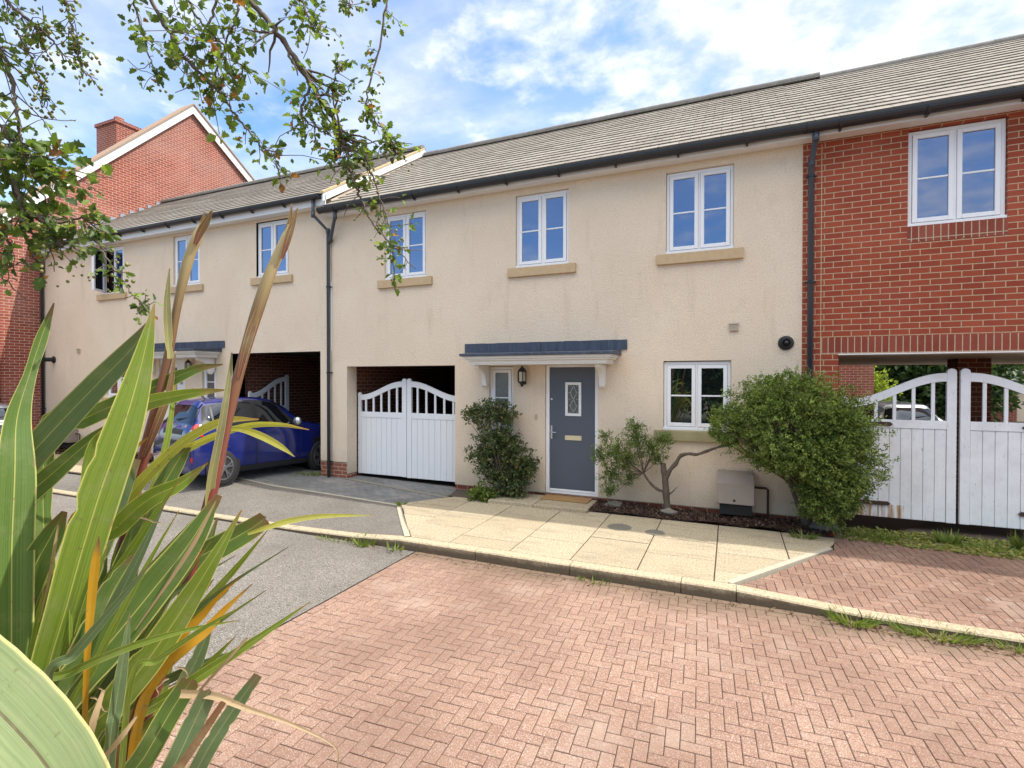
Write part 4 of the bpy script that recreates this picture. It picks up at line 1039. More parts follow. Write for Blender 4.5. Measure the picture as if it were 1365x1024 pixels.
gate_leaf('white gate leaf swung open against the brick wall behind the blue car', (-10.66, .38), PI/2, 1.2, .06, 1.375, 1.72, 2.12, 8, 5, M['gate'], group=gm)
gate_leaf('weathered white gate leaf with rusty hinge straps behind the round bush', (1.46, .25), 0, 1.325, .135, 1.51, 1.79, 2.16, 9, 5, M['gate_old'], ((1.45, .62), (.335, .60)), gm)
gate_leaf('weathered white gate leaf cut off by the right edge of the photo', (4.17, .25), PI, 1.345, .135, 1.51, 1.79, 2.16, 9, 5, M['gate_old'], ((1.45, .72), (.335, .75)), gm, True)


# ------------------------------------------------------------------ plants
def onY(px, py, y):
    d = at(px, py, 1.)-CAMP; k = (y-CAMP.y)/d.y; return CAMP+d*k
def catmull(pts, n):
    """pts: list of equal-length tuples -> n samples of a smooth curve through them"""
    P = [np.array(p, float) for p in pts]; P = [2*P[0]-P[1]]+P+[2*P[-1]-P[-2]]; o = []
    m = len(pts)-1
    for i in range(n):
        s = i/(n-1)*m; k = min(int(s), m-1); u = s-k; a, b, c, d = P[k:k+4]
        o.append(.5*((2*b)+(c-a)*u+(2*a-5*b+4*c-d)*u*u+(3*b-a-3*c+d)*u**3))
    return o
def cloud_sprays(name, blobs, nspray, per, size, m, parent, inner=.5, seed=1, spread=.55, up=.25, flat=1., tint=(.25, .9), width=.5, shape='oval', slen=.45):
    """foliage made of leafy sprays that fill blobs [(centre, (rx,ry,rz))] from inside outwards"""
    rs = np.random.RandomState(seed); Ps, Ds, Ns, Ss, Ts = [], [], [], [], []
    vol = np.array([np.prod(b[1])**(2/3.) for b in blobs]); vol = vol/vol.sum()
    for (c, r), w_ in zip(blobs, vol):
        n = max(6, int(nspray*w_)); d = rs.normal(size=(n, 3)); d /= np.linalg.norm(d, axis=1)[:, None]
        c = np.array(c); r = np.array(r)
        lump = 1+.13*np.sin(d[:, 0]*5.1+d[:, 2]*3.7+seed)+.10*np.sin(d[:, 1]*7.3-d[:, 2]*6.1+2*seed)+.07*rs.normal(size=n)
        e = inner+(1-inner)*rs.rand(n)**.6
        tipd = d+np.array([0, 0, up])+rs.normal(size=(n, 3))*.35; tipd /= np.linalg.norm(tipd, axis=1)[:, None]
        L = r.mean()*slen*(.6+.8*rs.rand(n))
        base = c+d*r*(e*lump)[:, None]-tipd*L[:, None]*.6
        tn = tint[0]+(tint[1]-tint[0])*rs.rand(n)
        for k in range(per):
            f = (k+rs.rand(n))/per
            p = base+tipd*(L*f)[:, None]+rs.normal(size=(n, 3))*(size*.35)
            dd = tipd*.7+rs.normal(size=(n, 3))*spread
            Ps.append(p); Ds.append(dd); Ns.append(rs.normal(size=(n, 3))+np.array([0, 0, 1.2])); Ss.append(size*(.65+.6*rs.rand(n))); Ts.append(tn+.25*(f-.5)+.18*rs.normal(size=n))
    P = np.concatenate(Ps); 
    return leaf_mesh(name, P, np.concatenate(Ds), np.concatenate(Ns), np.concatenate(Ss), np.concatenate(Ts), m, parent, shape, width)
def twigs(mb, a, blobs, n, r0, rs):
    a = Vector(a)
    for i in range(n):
        c, r = blobs[i % len(blobs)]
        e = Vector(c)+Vector((rs.gauss(0, .35)*r[0], rs.gauss(0, .35)*r[1], rs.gauss(0, .35)*r[2]))
        md = a.lerp(e, .5)+Vector((rs.gauss(0, .05), rs.gauss(0, .05), rs.gauss(0, .05)))*(e-a).length
        q = catmull([tuple(a), tuple(md), tuple(e)], 7)
        mb.tube(q, [r0*(1-.8*k/6) for k in range(7)], 6)

# big round bush on the brick corner
rs = random.Random(11)
yb = -.60
pxm = (onY(1100, 600, yb).x-onY(1000, 600, yb).x)/100
bc = onY(1062, 572, yb)
def pb(x, y, rx, rz, ry, dy=0.): return (tuple(onY(x, y, yb+dy)), (rx*pxm, ry, rz*pxm))
H = thing('round_bush', 'large round clipped green bush growing over the corner between cream wall and red brick', 'bush', (bc.x, -.3, 0))
blobs = [pb(1056, 568, 98, 72, .55), pb(1110, 622, 60, 66, .5), pb(1062, 606, 70, 34, .5), pb(1098, 668, 36, 34, .36), pb(968, 568, 26, 32, .3), pb(1116, 580, 36, 56, .45), pb(1118, 648, 30, 36, .35), pb(1040, 528, 50, 36, .4)]
sb_ = MB(); bz = Vector((bc.x+.12, -.30, 0))
for k in range(5):
    e = bz+Vector((rs.uniform(-.25, .15), rs.uniform(-.3, .0), .6)); q = catmull([tuple(bz+Vector((rs.uniform(-.06, .06), rs.uniform(-.05, .05), -.05))), tuple(bz.lerp(e, .5)+Vector((.03, 0, 0))), tuple(e)], 6)
    sb_.tube(q, [.05-.005*i for i in range(6)], 7); twigs(sb_, e, blobs, 16, .018, rs)
sb_.build('stem', M['bark'], H, smooth=True)
cloud_sprays('foliage', blobs, 8200, 12, .036, M['hedge_leaf'], H, .5, 3, .6, .25, tint=(.3, .95), width=.46, slen=.15)

cloud_sprays('shoots', blobs, 170, 13, .030, M['hedge_leaf'], H, .93, 77, .45, .55, tint=(.6, 1.), width=.4, slen=.42)
# leaning shrub in the mulch
yl_ = -.30
H = thing('leaning_shrub', 'leaning shrub with a bare forked trunk and sparse green sprays beside the blue door', 'shrub', tuple(onY(889, 676, yl_)))
P = lambda x, y, yy=yl_: tuple(onY(x, y, yy))
tb = MB()
tb.tube(catmull([P(890, 682), P(888, 662), P(887, 645), P(885, 630), P(884, 618)], 14), [.056-.016*i/13+.005*math.sin(i*2)+.003*math.sin(i*5.3) for i in range(14)], 9)
tb.build('trunk', M['bark'], H, smooth=True)
b_ = MB()
b_.tube(catmull([P(887, 640), P(893, 627), P(901, 618), P(907, 608), P(918, 605, -.34), P(928, 606, -.36), P(938, 603, -.38), P(955, 597, -.42), P(980, 590, -.5), P(1005, 586, -.6)], 24), [.034-.019*i/23+.004*math.sin(i*1.7)+.002*math.sin(i*4.1) for i in range(24)], 8)
b_.build('branch', M['bark'], H, smooth=True)
b_ = MB()
fork = P(858, 631)
b_.tube(catmull([P(888, 656), P(876, 652), P(866, 643), fork], 12), [.025-.009*i/11+.003*math.sin(i*2.2) for i in range(12)], 8)
b_.tube(catmull([P(889, 662), P(897, 655), P(903, 649)], 6), [.016, .013, .011, .009, .006, .004], 6)
b_.build('branch', M['bark'], H, smooth=True)
lb = []
for x, y, r, dy in ((848, 585, .22, -.1), (822, 602, .24, -.2), (838, 612, .24, 0), (868, 596, .2, -.05), (886, 585, .15, 0), (800, 606, .18, -.15), (876, 610, .15, .05), (815, 632, .2, -.05), (812, 652, .16, -.1), (840, 638, .14, 0), (845, 570, .16, -.1), (806, 582, .12, 0)):
    lb.append((P(x, y, yl_+dy), (r, r*.8, r)))
b_ = MB(); twigs(b_, fork, lb, 24, .008, rs); b_.build('twigs', M['twig'], H, smooth=True)
cloud_sprays('foliage', lb, 900, 11, .034, M['sapling_leaf'], H, .0, 9, .6, .35, tint=(.1, .95), width=.45, slen=.6)

# dark shrub left of the door
H = thing('dark_shrub', 'dense dark green shrub with bronze tips against the wall left of the door', 'shrub', tuple(onY(668, 662, -.3)))
db_ = []
for x, y, rx, rz, dy in ((652, 548, .30, .22, 0), (632, 552, .20, .2, 0), (675, 553, .2, .22, .02), (660, 585, .40, .34, -.05), (682, 600, .33, .36, 0), (645, 610, .32, .33, -.05), (672, 632, .40, .38, -.02), (692, 628, .25, .35, .05), (682, 655, .28, .2, 0), (706, 622, .12, .2, 0)):
    db_.append((tuple(onY(x, y, -.34+dy)), (rx, .26, rz)))
b_ = MB()
for k in range(6): twigs(b_, tuple(onY(674+k*3, 664, -.3)), db_, 8, .014, rs)
b_.build('stem', M['bark'], H, smooth=True)
cloud_sprays('foliage', db_, 1300, 9, .05, M['shrub_leaf'], H, .1, 5, .7, .2, tint=(.15, .8), width=.62, slen=.45)
H = thing('garden_weed', 'low fresh green weed clump between the dark shrub and the pale slabs', 'weed', tuple(onY(640, 664, -.62)))
cloud_sprays('leaves', [(tuple(onY(640, 659, -.6)), (.24, .18, .16)), (tuple(onY(652, 662, -.6)), (.16, .15, .12))], 150, 6, .06, M['weed_leaf'], H, .1, 6, .7, .6, tint=(.05, .6), width=.6)
MB().tube([tuple(onY(640, 666, -.6)), tuple(onY(641, 655, -.6))], .01, 6).build('stem', M['twig'], H)

# bark mulch, litter, grass
def scatter(name, poly, zf, n, size, m, shape, label, cat, up=0., seed=1, tint=(0, 1), width=.4, spread=1.):
    rs_ = np.random.RandomState(seed); xs = [p[0] for p in poly]; ys = [p[1] for p in poly]
    X = rs_.uniform(min(xs), max(xs), n*2); Y = rs_.uniform(min(ys), max(ys), n*2)
    ok = np.ones(len(X), bool)
    for i in range(len(poly)):
        a, b = poly[i], poly[(i+1) % len(poly)]; ok &= ((b[0]-a[0])*(Y-a[1])-(b[1]-a[1])*(X-a[0])) > 0
    X, Y = X[ok][:n], Y[ok][:n]; n = len(X)
    Z = np.array([zf(a, b) for a, b in zip(X, Y)])
    D = rs_.normal(size=(n, 3))*spread; D[:, 2] = D[:, 2]*.25+up
    o = leaf_mesh(name, np.stack([X, Y, Z], 1), D, rs_.normal(size=(n, 3))*.35+np.array([0, 0, 1.]), size*(.5+rs_.rand(n)), tint[0]+(tint[1]-tint[0])*rs_.rand(n), m, None, shape, width)
    tag(o, label, cat); struct(o, 'stuff'); return o
from mathutils import noise as mnoise
mul = [(-2.03, -.62), (1.2, -.62), (1.3, -.02), (-2.03, -.02)]
mz = lambda x, y: .035+.025*mnoise.noise(Vector((x*2.5, y*2.5, 0)))
sheet('soil_bed', mul, lambda x, y: mz(x, y)-.01, M['soil'], .1)
scatter('bark_mulch', mul, mz, 9000, .036, M['mulch'], 'chip', 'dark bark mulch along the foot of the cream wall', 'mulch', .12, 3, width=.45)
sheet('soil_bed', [(-4.6, -.55), (-3.74, -.62), (-3.74, .0), (-4.7, 0)], lambda x, y: .0, M['soil'], .2)
scatter('bark_mulch', [(-18.4, -.6), (-11.7, -.6), (-11.7, -.02), (-18.4, -.02)], lambda x, y: .05, 2600, .08, M['mulch'], 'chip', 'dark bark mulch before the left cream house', 'mulch', .12, 4, tint=(.3, 1))
gz = lambda x, y: apron_z(x, y)-.01
scatter('grass', [(1.25, -.62), (4.6, -.75), (4.6, .15), (1.5, .1)], gz, 1500, .06, M['weed_leaf'], 'blade', 'low yellowish grass and moss along the foot of the weathered gates', 'grass', .45, 5, (.45, 1.), .10)
scatter('moss', [(1.3, -.66), (4.6, -.85), (4.6, .1), (1.5, .0)], lambda x, y: .004, 3600, .045, M['weed_leaf'], 'oval', 'moss and seedlings in the block joints before the weathered gates', 'moss', .1, 15, (.5, 1.), .7)
scatter('dry_litter', [(-4.6, -3.14), (3.4, -3.14), (3.4, -2.93), (-4.6, -2.93)], lambda x, y: ROAD+.004, 420, .022, M['litter'], 'chip', 'dry leaf litter gathered along the kerb', 'litter', .1, 6, width=.4)
scatter('dry_litter', [(.9, -3.12), (2.4, -3.14), (2.4, -2.95), (.9, -2.95)], lambda x, y: ROAD+.006, 260, .03, M['litter'], 'chip', 'straw coloured litter below the low right kerb', 'litter', .15, 16, width=.3)
def tuft(p, label, n, h, m='weed_leaf', w_=.09, spread=.5, cat='grass tuft', rad=.07, seed=0, long=1.):
    rs_ = np.random.RandomState(seed+3)
    th = thing('grass_tuft', label, cat, p, group='grass tufts along kerb and gates')
    a = rs_.rand(n)*2*PI; r = rad*np.sqrt(rs_.rand(n))
    Pn = np.stack([p[0]+r*np.cos(a)*long, p[1]+r*np.sin(a), np.full(n, p[2])], 1)
    D = np.stack([np.cos(a)*spread*(.4+rs_.rand(n)), np.sin(a)*spread*(.4+rs_.rand(n)), np.ones(n)], 1)
    leaf_mesh('blades', Pn, D, rs_.normal(size=(n, 3)), h*(.5+.7*rs_.rand(n)), .15+.7*rs_.rand(n), M[m], th, 'blade', w_)
tuft((1.02, -2.99, ROAD), 'bright grass tuft at the kerb where the red apron begins', 170, .13, spread=1.2, rad=.10, seed=1, long=1.7)
tuft((1.62, -2.99, ROAD), 'widest grass tuft hanging by the low kerb of the red apron', 330, .11, spread=1.3, rad=.10, seed=2, long=3.)
tuft((2.15, -2.99, ROAD), 'small grass tuft at the low kerb near the right edge of the photo', 120, .09, spread=1.2, rad=.08, seed=3, long=2.2)
tuft((1.75, -.42, -.005), 'grass tuft beside the rusty strapped gate, nearest the slab corner', 200, .12, spread=1., rad=.13, seed=4, long=1.7)
tuft((2.55, -.30, -.005), 'leafy weed tuft under the meeting stiles of the weathered gates', 70, .17, w_=.16, spread=.6, rad=.10, seed=5)
tuft((2.95, -.42, -.005), 'loose grass tuft just right of the gate meeting stiles', 100, .11, spread=1.1, rad=.13, seed=6, long=1.5)
tuft((3.3, -.25, -.005), 'tall weed tuft at the foot of the right gate', 70, .24, w_=.15, spread=.5, rad=.08, seed=7)
tuft((-4.45, -2.99, ROAD), 'leafy weed tuft at the kerb by the drive edging strip', 50, .13, w_=.22, spread=.8, rad=.10, seed=8, long=1.5)
tuft((-4.9, -3.0, ROAD), 'low yellow green tuft at the dropped kerb of the drive', 90, .06, w_=.22, spread=1.5, rad=.10, seed=9, long=3.5)
tuft((-3.95, -3.0, ROAD), 'small dark weed tuft against the kerb before the corner of the slabs', 22, .11, w_=.24, spread=.9, rad=.06, seed=10, long=2.)
tuft((-1.35, -2.99, ROAD), 'tiny weed tuft at the middle of the long kerb', 24, .09, w_=.22, spread=.9, rad=.08, seed=11, long=2.)
tuft((-5.02, -1.36, -.02), 'thin green moss tuft at the end of the drive edging strip', 110, .07, w_=.2, spread=1.2, rad=.05, seed=12, long=1.6)
tuft((-8.35, -.05, .0), 'yellowish weed tuft beside the front wheel of the blue car', 170, .10, w_=.2, spread=1.3, rad=.14, seed=13, long=2.2)
tuft((.9, -.78, .003), 'small weed tuft on the slabs by the mulch corner', 60, .10, w_=.2, spread=1.1, rad=.08, seed=14, long=1.8)

# ---- New Zealand flax in the foreground
M['flax'] = m_strap('flax_leaf', (.070, .135, .030), (.19, .28, .068), (.58, .56, .18), (.20, .10, .05))
M['flax_light'] = m_strap('flax_leaf_light', (.11, .19, .022), (.32, .41, .065), (.60, .57, .16), (.36, .2, .08), trans=.34)
M['flax_teal'] = m_strap('flax_leaf_teal', (.085, .145, .068), (.20, .275, .125), (.42, .44, .18), (.2, .13, .07))
M['flax_pale'] = m_strap('flax_leaf_pale', (.19, .26, .11), (.33, .39, .18), (.66, .62, .26), None, rib=(.10, .06, .03))
M['flax_yellow'] = m_strap('flax_leaf_yellow', (.33, .36, .05), (.62, .58, .13), (.74, .68, .26), (.5, .28, .12), trans=.35)
M['flax_orange'] = m_strap('flax_leaf_orange', (.42, .20, .012), (.62, .36, .03), None, (.13, .06, .045), trans=.3)
M['straw'] = m_strap('dead_flax_leaf', (.34, .22, .11), (.62, .48, .30), None, (.3, .2, .12), trans=.15)
M['flax_brown'] = m_strap('brown_flax_leaf', (.12, .055, .025), (.27, .14, .06), None, None, trans=.1)
def _stalk(t):
    uv = xyz(t, t.node('ShaderNodeUVMap').outputs[0]); p = pos(t)
    n = t.noise(t.comb(t.math('MULTIPLY', uv[0], 9.), t.math('MULTIPLY', uv[1], 2.2)), 1., 6, .65)
    f = t.noise(t.comb(t.math('MULTIPLY', uv[0], 60.), t.math('MULTIPLY', uv[1], 3.)), 1., 3)
    c = t.mix(t.ramp(n, [(.4, 0.), (.62, 1.)]), (.27, .058, .036), (.15, .038, .036))
    c = t.mix(t.ramp(t.noise(t.comb(uv[0], t.math('MULTIPLY', uv[1], 9.)), 1.4, 4), [(.52, 0.), (.66, .8)]), c, (.05, .028, .032))
    gr = t.ramp(t.math('ADD', uv[1], t.math('MULTIPLY', t.math('SUBTRACT', n, .5), .4)), [(.72, 0.), (.86, .55), (.97, 1.)])
    bract = t.mix(t.ramp(f, [(.35, 0.), (.65, 1.)]), (.17, .125, .055), (.32, .25, .105))
    c = t.mix(gr, c, bract)
    c = t.mix(t.ramp(uv[1], [(.90, 0.), (1., .8)]), c, (.62, .50, .25))
    return bsdf(t, c, .45, t.math('ADD', n, f), .35, .003, spec=.4)
M['stalk'] = mat('flower_stalk', _stalk)
FX = thing('flax_plant', 'large variegated flax with strap leaves and two red flower stalks in the near left corner', 'plant', tuple(at(90, 1505, 1.5)))
def strap(name, pts, m, wpx, tilt=0., fold=.18, base=(100, 1480, 1.5), n=44, taper=None, parent=None, wave=.012):
    """leaf through (px,py,depth) points; wpx = widths at those points"""
    if base:
        a = pts[0]; pts = [base, ((base[0]+2*a[0])/3+(a[0]-base[0])*.0, (base[1]+1.6*a[1])/2.6, (base[2]+a[2])/2)]+list(pts); wpx = [wpx[0]*.55, wpx[0]*.95]+list(wpx)
    q = catmull([p+(w_,) for p, w_ in zip(pts, wpx)], n); V = [at(a, b, c) for a, b, c, _ in q]; W_ = [max(.3, x[3])/FPX*x[2]/2 for x in q]
    mb = MB(); mb.uv = []; rows = []; L = [0]
    for a, b in zip(V, V[1:]): L.append(L[-1]+(b-a).length)
    us = (0, .03, .25, .49, .51, .75, .97, 1.); rk = random.Random(int(pts[-1][0]*7+pts[-1][1])); ph = rk.uniform(0, 6)
    for i, p in enumerate(V):
        T_ = (V[min(i+1, n-1)]-V[max(i-1, 0)]).normalized(); v = (p-CAMP).normalized()
        sd = T_.cross(v).normalized(); sd = Matrix.Rotation(tilt, 3, T_) @ sd; nn = T_.cross(sd)
        hw = W_[i]*(1+.010*math.sin(i*.45+ph)+.006*math.sin(i*1.3+ph)); row = []
        nick = [rk.uniform(.10, .3) if rk.random() < (.03 if m != 'flax_pale' else 0.) else 0. for _ in (0, 1)]
        for u in us:
            off = (u-.5)*2
            off *= 1-(nick[0] if u <= .03 else nick[1] if u >= .97 else 0.)
            e = wave*hw*math.sin(i*1.3+u*4)
            row.append(p+sd*(off*hw)-nn*(fold*hw*(1-abs(off)))+nn*e)
        rows.append(row)
    if wpx[-1] > 13:      # a torn, ragged end
        rj = random.Random(int(pts[-1][0]+pts[-1][1]*3)); back = (V[-2]-V[-1])
        for j in range(len(us)):
            dl = back*rj.uniform(0., 1.1); rows[-1][j] = rows[-1][j]+dl
    k = len(us); o = 0
    mb.v = [tuple(x) for r_ in rows for x in r_]
    for i in range(n-1):
        for j in range(k-1):
            mb.f.append((i*k+j, i*k+j+1, (i+1)*k+j+1, (i+1)*k+j)); mb.uv += [(us[j], L[i]/L[-1]), (us[j+1], L[i]/L[-1]), (us[j+1], L[i+1]/L[-1]), (us[j], L[i+1]/L[-1])]
    o = mb.build(name, M[m] if isinstance(m, str) else m, parent or FX, smooth=True, normals=False)
    return o
LV = [
 # pts(px,py,depth), material, widths, tilt, fold
 ([(20, 980, 1.35), (18, 760, 1.4), (22, 640, 1.42), (24, 560, 1.45), (40, 500, 1.48), (56, 450, 1.5), (72, 404, 1.52)], 'flax', [50, 54, 50, 34, 17, 16, 2], .35, .25),
 ([(-60, 760, 1.5), (0, 655, 1.5), (70, 575, 1.5), (130, 512, 1.5), (178, 462, 1.5), (203, 425, 1.5)], 'flax_teal', [50, 48, 42, 36, 26, 4], .1, .2),
 ([(52, 960, 1.3), (92, 800, 1.3), (130, 670, 1.32), (165, 570, 1.35), (188, 490, 1.38), (206, 405, 1.4)], 'flax_light', [44, 54, 58, 50, 32, 2], .15, .2),
 ([(60, 590, 1.6), (110, 560, 1.6), (160, 537, 1.6), (220, 510, 1.6), (262, 492, 1.62), (297, 486, 1.65)], 'flax', [26, 28, 28, 22, 14, 2], .2, .2),
 ([(120, 640, 1.45), (150, 575, 1.45), (185, 542, 1.45), (235, 528, 1.45), (275, 522, 1.46), (300, 520, 1.48)], 'flax_light', [24, 26, 25, 19, 10, 2], .1, .2),
 ([(90, 780, 1.5), (150, 690, 1.5), (200, 630, 1.5), (250, 585, 1.5), (300, 561, 1.52), (345, 559, 1.55)], 'flax_yellow', [24, 22, 18, 15, 12, 2], .3, .2),
 ([(80, 800, 1.55), (130, 712, 1.55), (190, 640, 1.55), (250, 598, 1.55), (320, 570, 1.57), (370, 566, 1.6), (412, 573, 1.62)], 'flax_yellow', [22, 20, 18, 14, 11, 8, 1.5], .5, .2),
 ([(288, 572, 1.55), (318, 572, 1.55), (345, 580, 1.56), (372, 594, 1.58), (393, 609, 1.6)], 'flax_yellow', [4, 8, 11, 9, 1], .1, .2),
 ([(110, 760, 1.4), (160, 700, 1.4), (200, 665, 1.4), (240, 645, 1.42), (277, 617, 1.45)], 'flax_light', [26, 30, 28, 20, 2], .2, .2),
 ([(40, 1010, 1.2), (90, 922, 1.22), (145, 858, 1.25), (205, 785, 1.28), (252, 725, 1.3), (292, 660, 1.32)], 'flax', [50, 56, 58, 54, 40, 10], .0, .12),
 ([(80, 880, 1.4), (140, 822, 1.4), (207, 772, 1.4), (275, 738, 1.42), (330, 708, 1.44), (356, 690, 1.45)], 'flax', [30, 36, 40, 40, 34, 26], .2, .2),
 ([(110, 1000, 1.25), (150, 940, 1.25), (200, 876, 1.27), (248, 805, 1.29), (285, 745, 1.3), (322, 680, 1.32)], 'flax_light', [34, 46, 46, 36, 20, 2], .1, .2),
 ([(-10, 900, 1.45), (18, 825, 1.45), (44, 760, 1.45), (68, 715, 1.46), (86, 682, 1.47)], 'flax', [34, 42, 42, 32, 8], .1, .15),
 ([(60, 900, 1.42), (92, 810, 1.42), (122, 740, 1.44), (150, 680, 1.46), (182, 612, 1.48)], 'flax_teal', [40, 46, 44, 34, 12], .1, .15),
 ([(120, 850, 1.5), (160, 765, 1.5), (195, 690, 1.52), (228, 630, 1.54), (256, 585, 1.55)], 'flax', [28, 30, 30, 26, 8], .2, .2),
 ([(185, 960, 1.3), (215, 895, 1.3), (248, 862, 1.3), (275, 840, 1.32), (300, 812, 1.34), (337, 778, 1.36)], 'flax_orange', [16, 18, 18, 16, 9, 1], .1, .2),
 ([(190, 930, 1.33), (215, 885, 1.33), (240, 850, 1.34), (268, 822, 1.36), (292, 795, 1.37), (324, 766, 1.38)], 'flax_orange', [12, 14, 14, 12, 6, 1], .1, .2),
 ([(-200, 820, .96), (-120, 858, .95), (-52, 905, .94), (10, 962, .93), (66, 1028, .93), (100, 1100, .93)], 'flax_pale', [100, 110, 112, 110, 106, 100], .12, .10),
 ([(150, 1080, 1.25), (195, 1005, 1.25), (228, 948, 1.27), (256, 905, 1.28)], 'flax', [34, 36, 34, 30], .0, .12),
 ([(195, 1090, 1.22), (230, 1025, 1.22), (258, 965, 1.24), (280, 918, 1.25)], 'flax_teal', [36, 34, 32, 26], .1, .12),
 ([(240, 1080, 1.3), (270, 1012, 1.3), (305, 955, 1.32), (344, 900, 1.33)], 'flax_teal', [24, 26, 24, 14], .1, .15),
 ([(330, 712, 1.42), (357, 703, 1.43), (388, 694, 1.45), (430, 688, 1.47), (497, 687, 1.5)], 'flax_yellow', [4, 8, 9, 7, 1], .1, .2),
 ([(240, 925, 1.25), (285, 928, 1.25), (330, 945, 1.25), (390, 966, 1.25), (446, 996, 1.25), (449, 1030, 1.25)], 'straw', [12, 11, 8, 5, 2.5, 2], .2, .3),
 ([(215, 1060, 1.15), (245, 1015, 1.16), (272, 975, 1.18), (298, 936, 1.2)], 'flax_brown', [12, 13, 12, 9], .1, .3),
 ([(95, 1060, 1.1), (112, 1005, 1.1), (125, 960, 1.1), (138, 920, 1.12)], 'straw', [10, 13, 11, 5], .4, .3),
 ([(130, 1020, 1.16), (160, 985, 1.16), (182, 955, 1.18)], 'straw', [6, 9, 4], .4, .3),
 ([(258, 930, 1.3), (280, 905, 1.3), (305, 878, 1.3), (330, 850, 1.31)], 'straw', [3, 5, 5, 4], .4, .2),
 ([(52, 830, 1.3), (66, 770, 1.3), (72, 735, 1.3), (78, 700, 1.3)], 'straw', [2, 5, 6, 3], .6, .4),
 ([(180, 840, 1.25), (222, 780, 1.26), (258, 725, 1.27), (288, 668, 1.28)], 'straw', [2, 5, 7, 2], .5, .3),
 ([(115, 900, 1.2), (122, 800, 1.2), (128, 745, 1.2), (132, 715, 1.2)], 'flax_orange', [8, 12, 11, 1], .1, .3),
 ([(0, 1100, 1.3), (70, 960, 1.3), (120, 860, 1.32), (150, 790, 1.34), (180, 740, 1.36)], 'flax', [40, 50, 48, 40, 10], .0, .15),
 ([(60, 1100, 1.35), (130, 960, 1.35), (185, 850, 1.36), (225, 770, 1.38), (262, 690, 1.4)], 'flax_teal', [36, 40, 38, 28, 3], .2, .2),
 ([(-30, 1000, 1.5), (30, 880, 1.5), (80, 790, 1.5), (118, 720, 1.52), (150, 640, 1.54)], 'flax', [44, 50, 48, 36, 8], .1, .15),
 ([(150, 1060, 1.45), (195, 930, 1.45), (225, 850, 1.46), (262, 770, 1.47), (290, 690, 1.48)], 'flax', [26, 28, 26, 20, 3], .2, .2),
 ([(170, 1080, 1.4), (222, 960, 1.4), (262, 880, 1.42), (282, 830, 1.43)], 'flax_teal', [24, 26, 22, 5], .2, .2),
 ([(120, 1100, 1.3), (160, 1010, 1.3), (190, 930, 1.3), (210, 880, 1.31)], 'flax_brown', [18, 20, 16, 4], .3, .25),
 ([(-60, 740, 1.55), (0, 690, 1.55), (60, 640, 1.55), (120, 588, 1.56), (160, 560, 1.58)], 'flax', [34, 34, 30, 20, 4], .1, .2),
 ([(140, 620, 1.5), (160, 585, 1.5), (178, 556, 1.5), (187, 530, 1.5)], 'flax', [18, 22, 20, 14], .2, .2),
 ([(90, 720, 1.42), (130, 672, 1.42), (165, 612, 1.43), (205, 577, 1.45)], 'flax_orange', [10, 10, 8, 1], .3, .2),
 ([(150, 760, 1.6), (200, 660, 1.6), (222, 590, 1.62), (231, 530, 1.64), (236, 500, 1.65)], 'flax_light', [9, 10, 9, 6, 1], .3, .2),
]
fr_ = random.Random(17)
for k in range(34):     # slimmer blades between the broad ones
    x0, y0 = fr_.uniform(20, 190), fr_.uniform(880, 1020); an = fr_.gauss(.55, .28); L_ = fr_.uniform(170, 330)*(1.1 if x0 < 120 else .8); d_ = fr_.uniform(1.15, 1.55)
    cv = fr_.uniform(-.1, .45); q_ = []
    for i in range(5):
        a_ = an+cv*i/4; q_.append((x0, y0, d_)); x0 += math.sin(a_)*L_/4; y0 -= math.cos(a_)*L_/4
    w0 = fr_.uniform(8, 20)
    LV.append((q_, fr_.choice(('flax', 'flax_light', 'flax_light', 'flax_teal', 'flax_yellow', 'straw' if k % 5 == 0 else 'flax_light')), [w0, w0*1.1, w0, w0*.65, 1], fr_.uniform(-.2, .5), .25))
for pts, m_, wd, tl, fo in LV:
    if m_ != 'flax_pale': wd = [a*.84 for a in wd]
    off_frame = m_ in ('straw',) or pts[0][0] > 200 and m_ == 'flax_yellow'
    strap('leaf', pts, m_, wd, tl, fo, None if (off_frame or m_ == 'flax_pale') else (90+(pts[0][0]-90)*.25, 1470, (pts[0][2]+1.5)/2))
for k, (x, y) in enumerate(((186, 690), (120, 930), (132, 905), (225, 905), (236, 890), (150, 935), (110, 965))):
    q_ = [(x, y, 1.22+.02*(k % 5))]; a_ = fr_.uniform(0, 6.28)
    for i in range(5): a_ += fr_.uniform(-1.3, 1.3); q_.append((q_[-1][0]+math.cos(a_)*7, q_[-1][1]+abs(math.sin(a_))*7, q_[0][2]))
    strap('shred', q_, 'straw', [2.2, 3, 2, 2.4, 1.6, .8], .5, .4, None, 16)
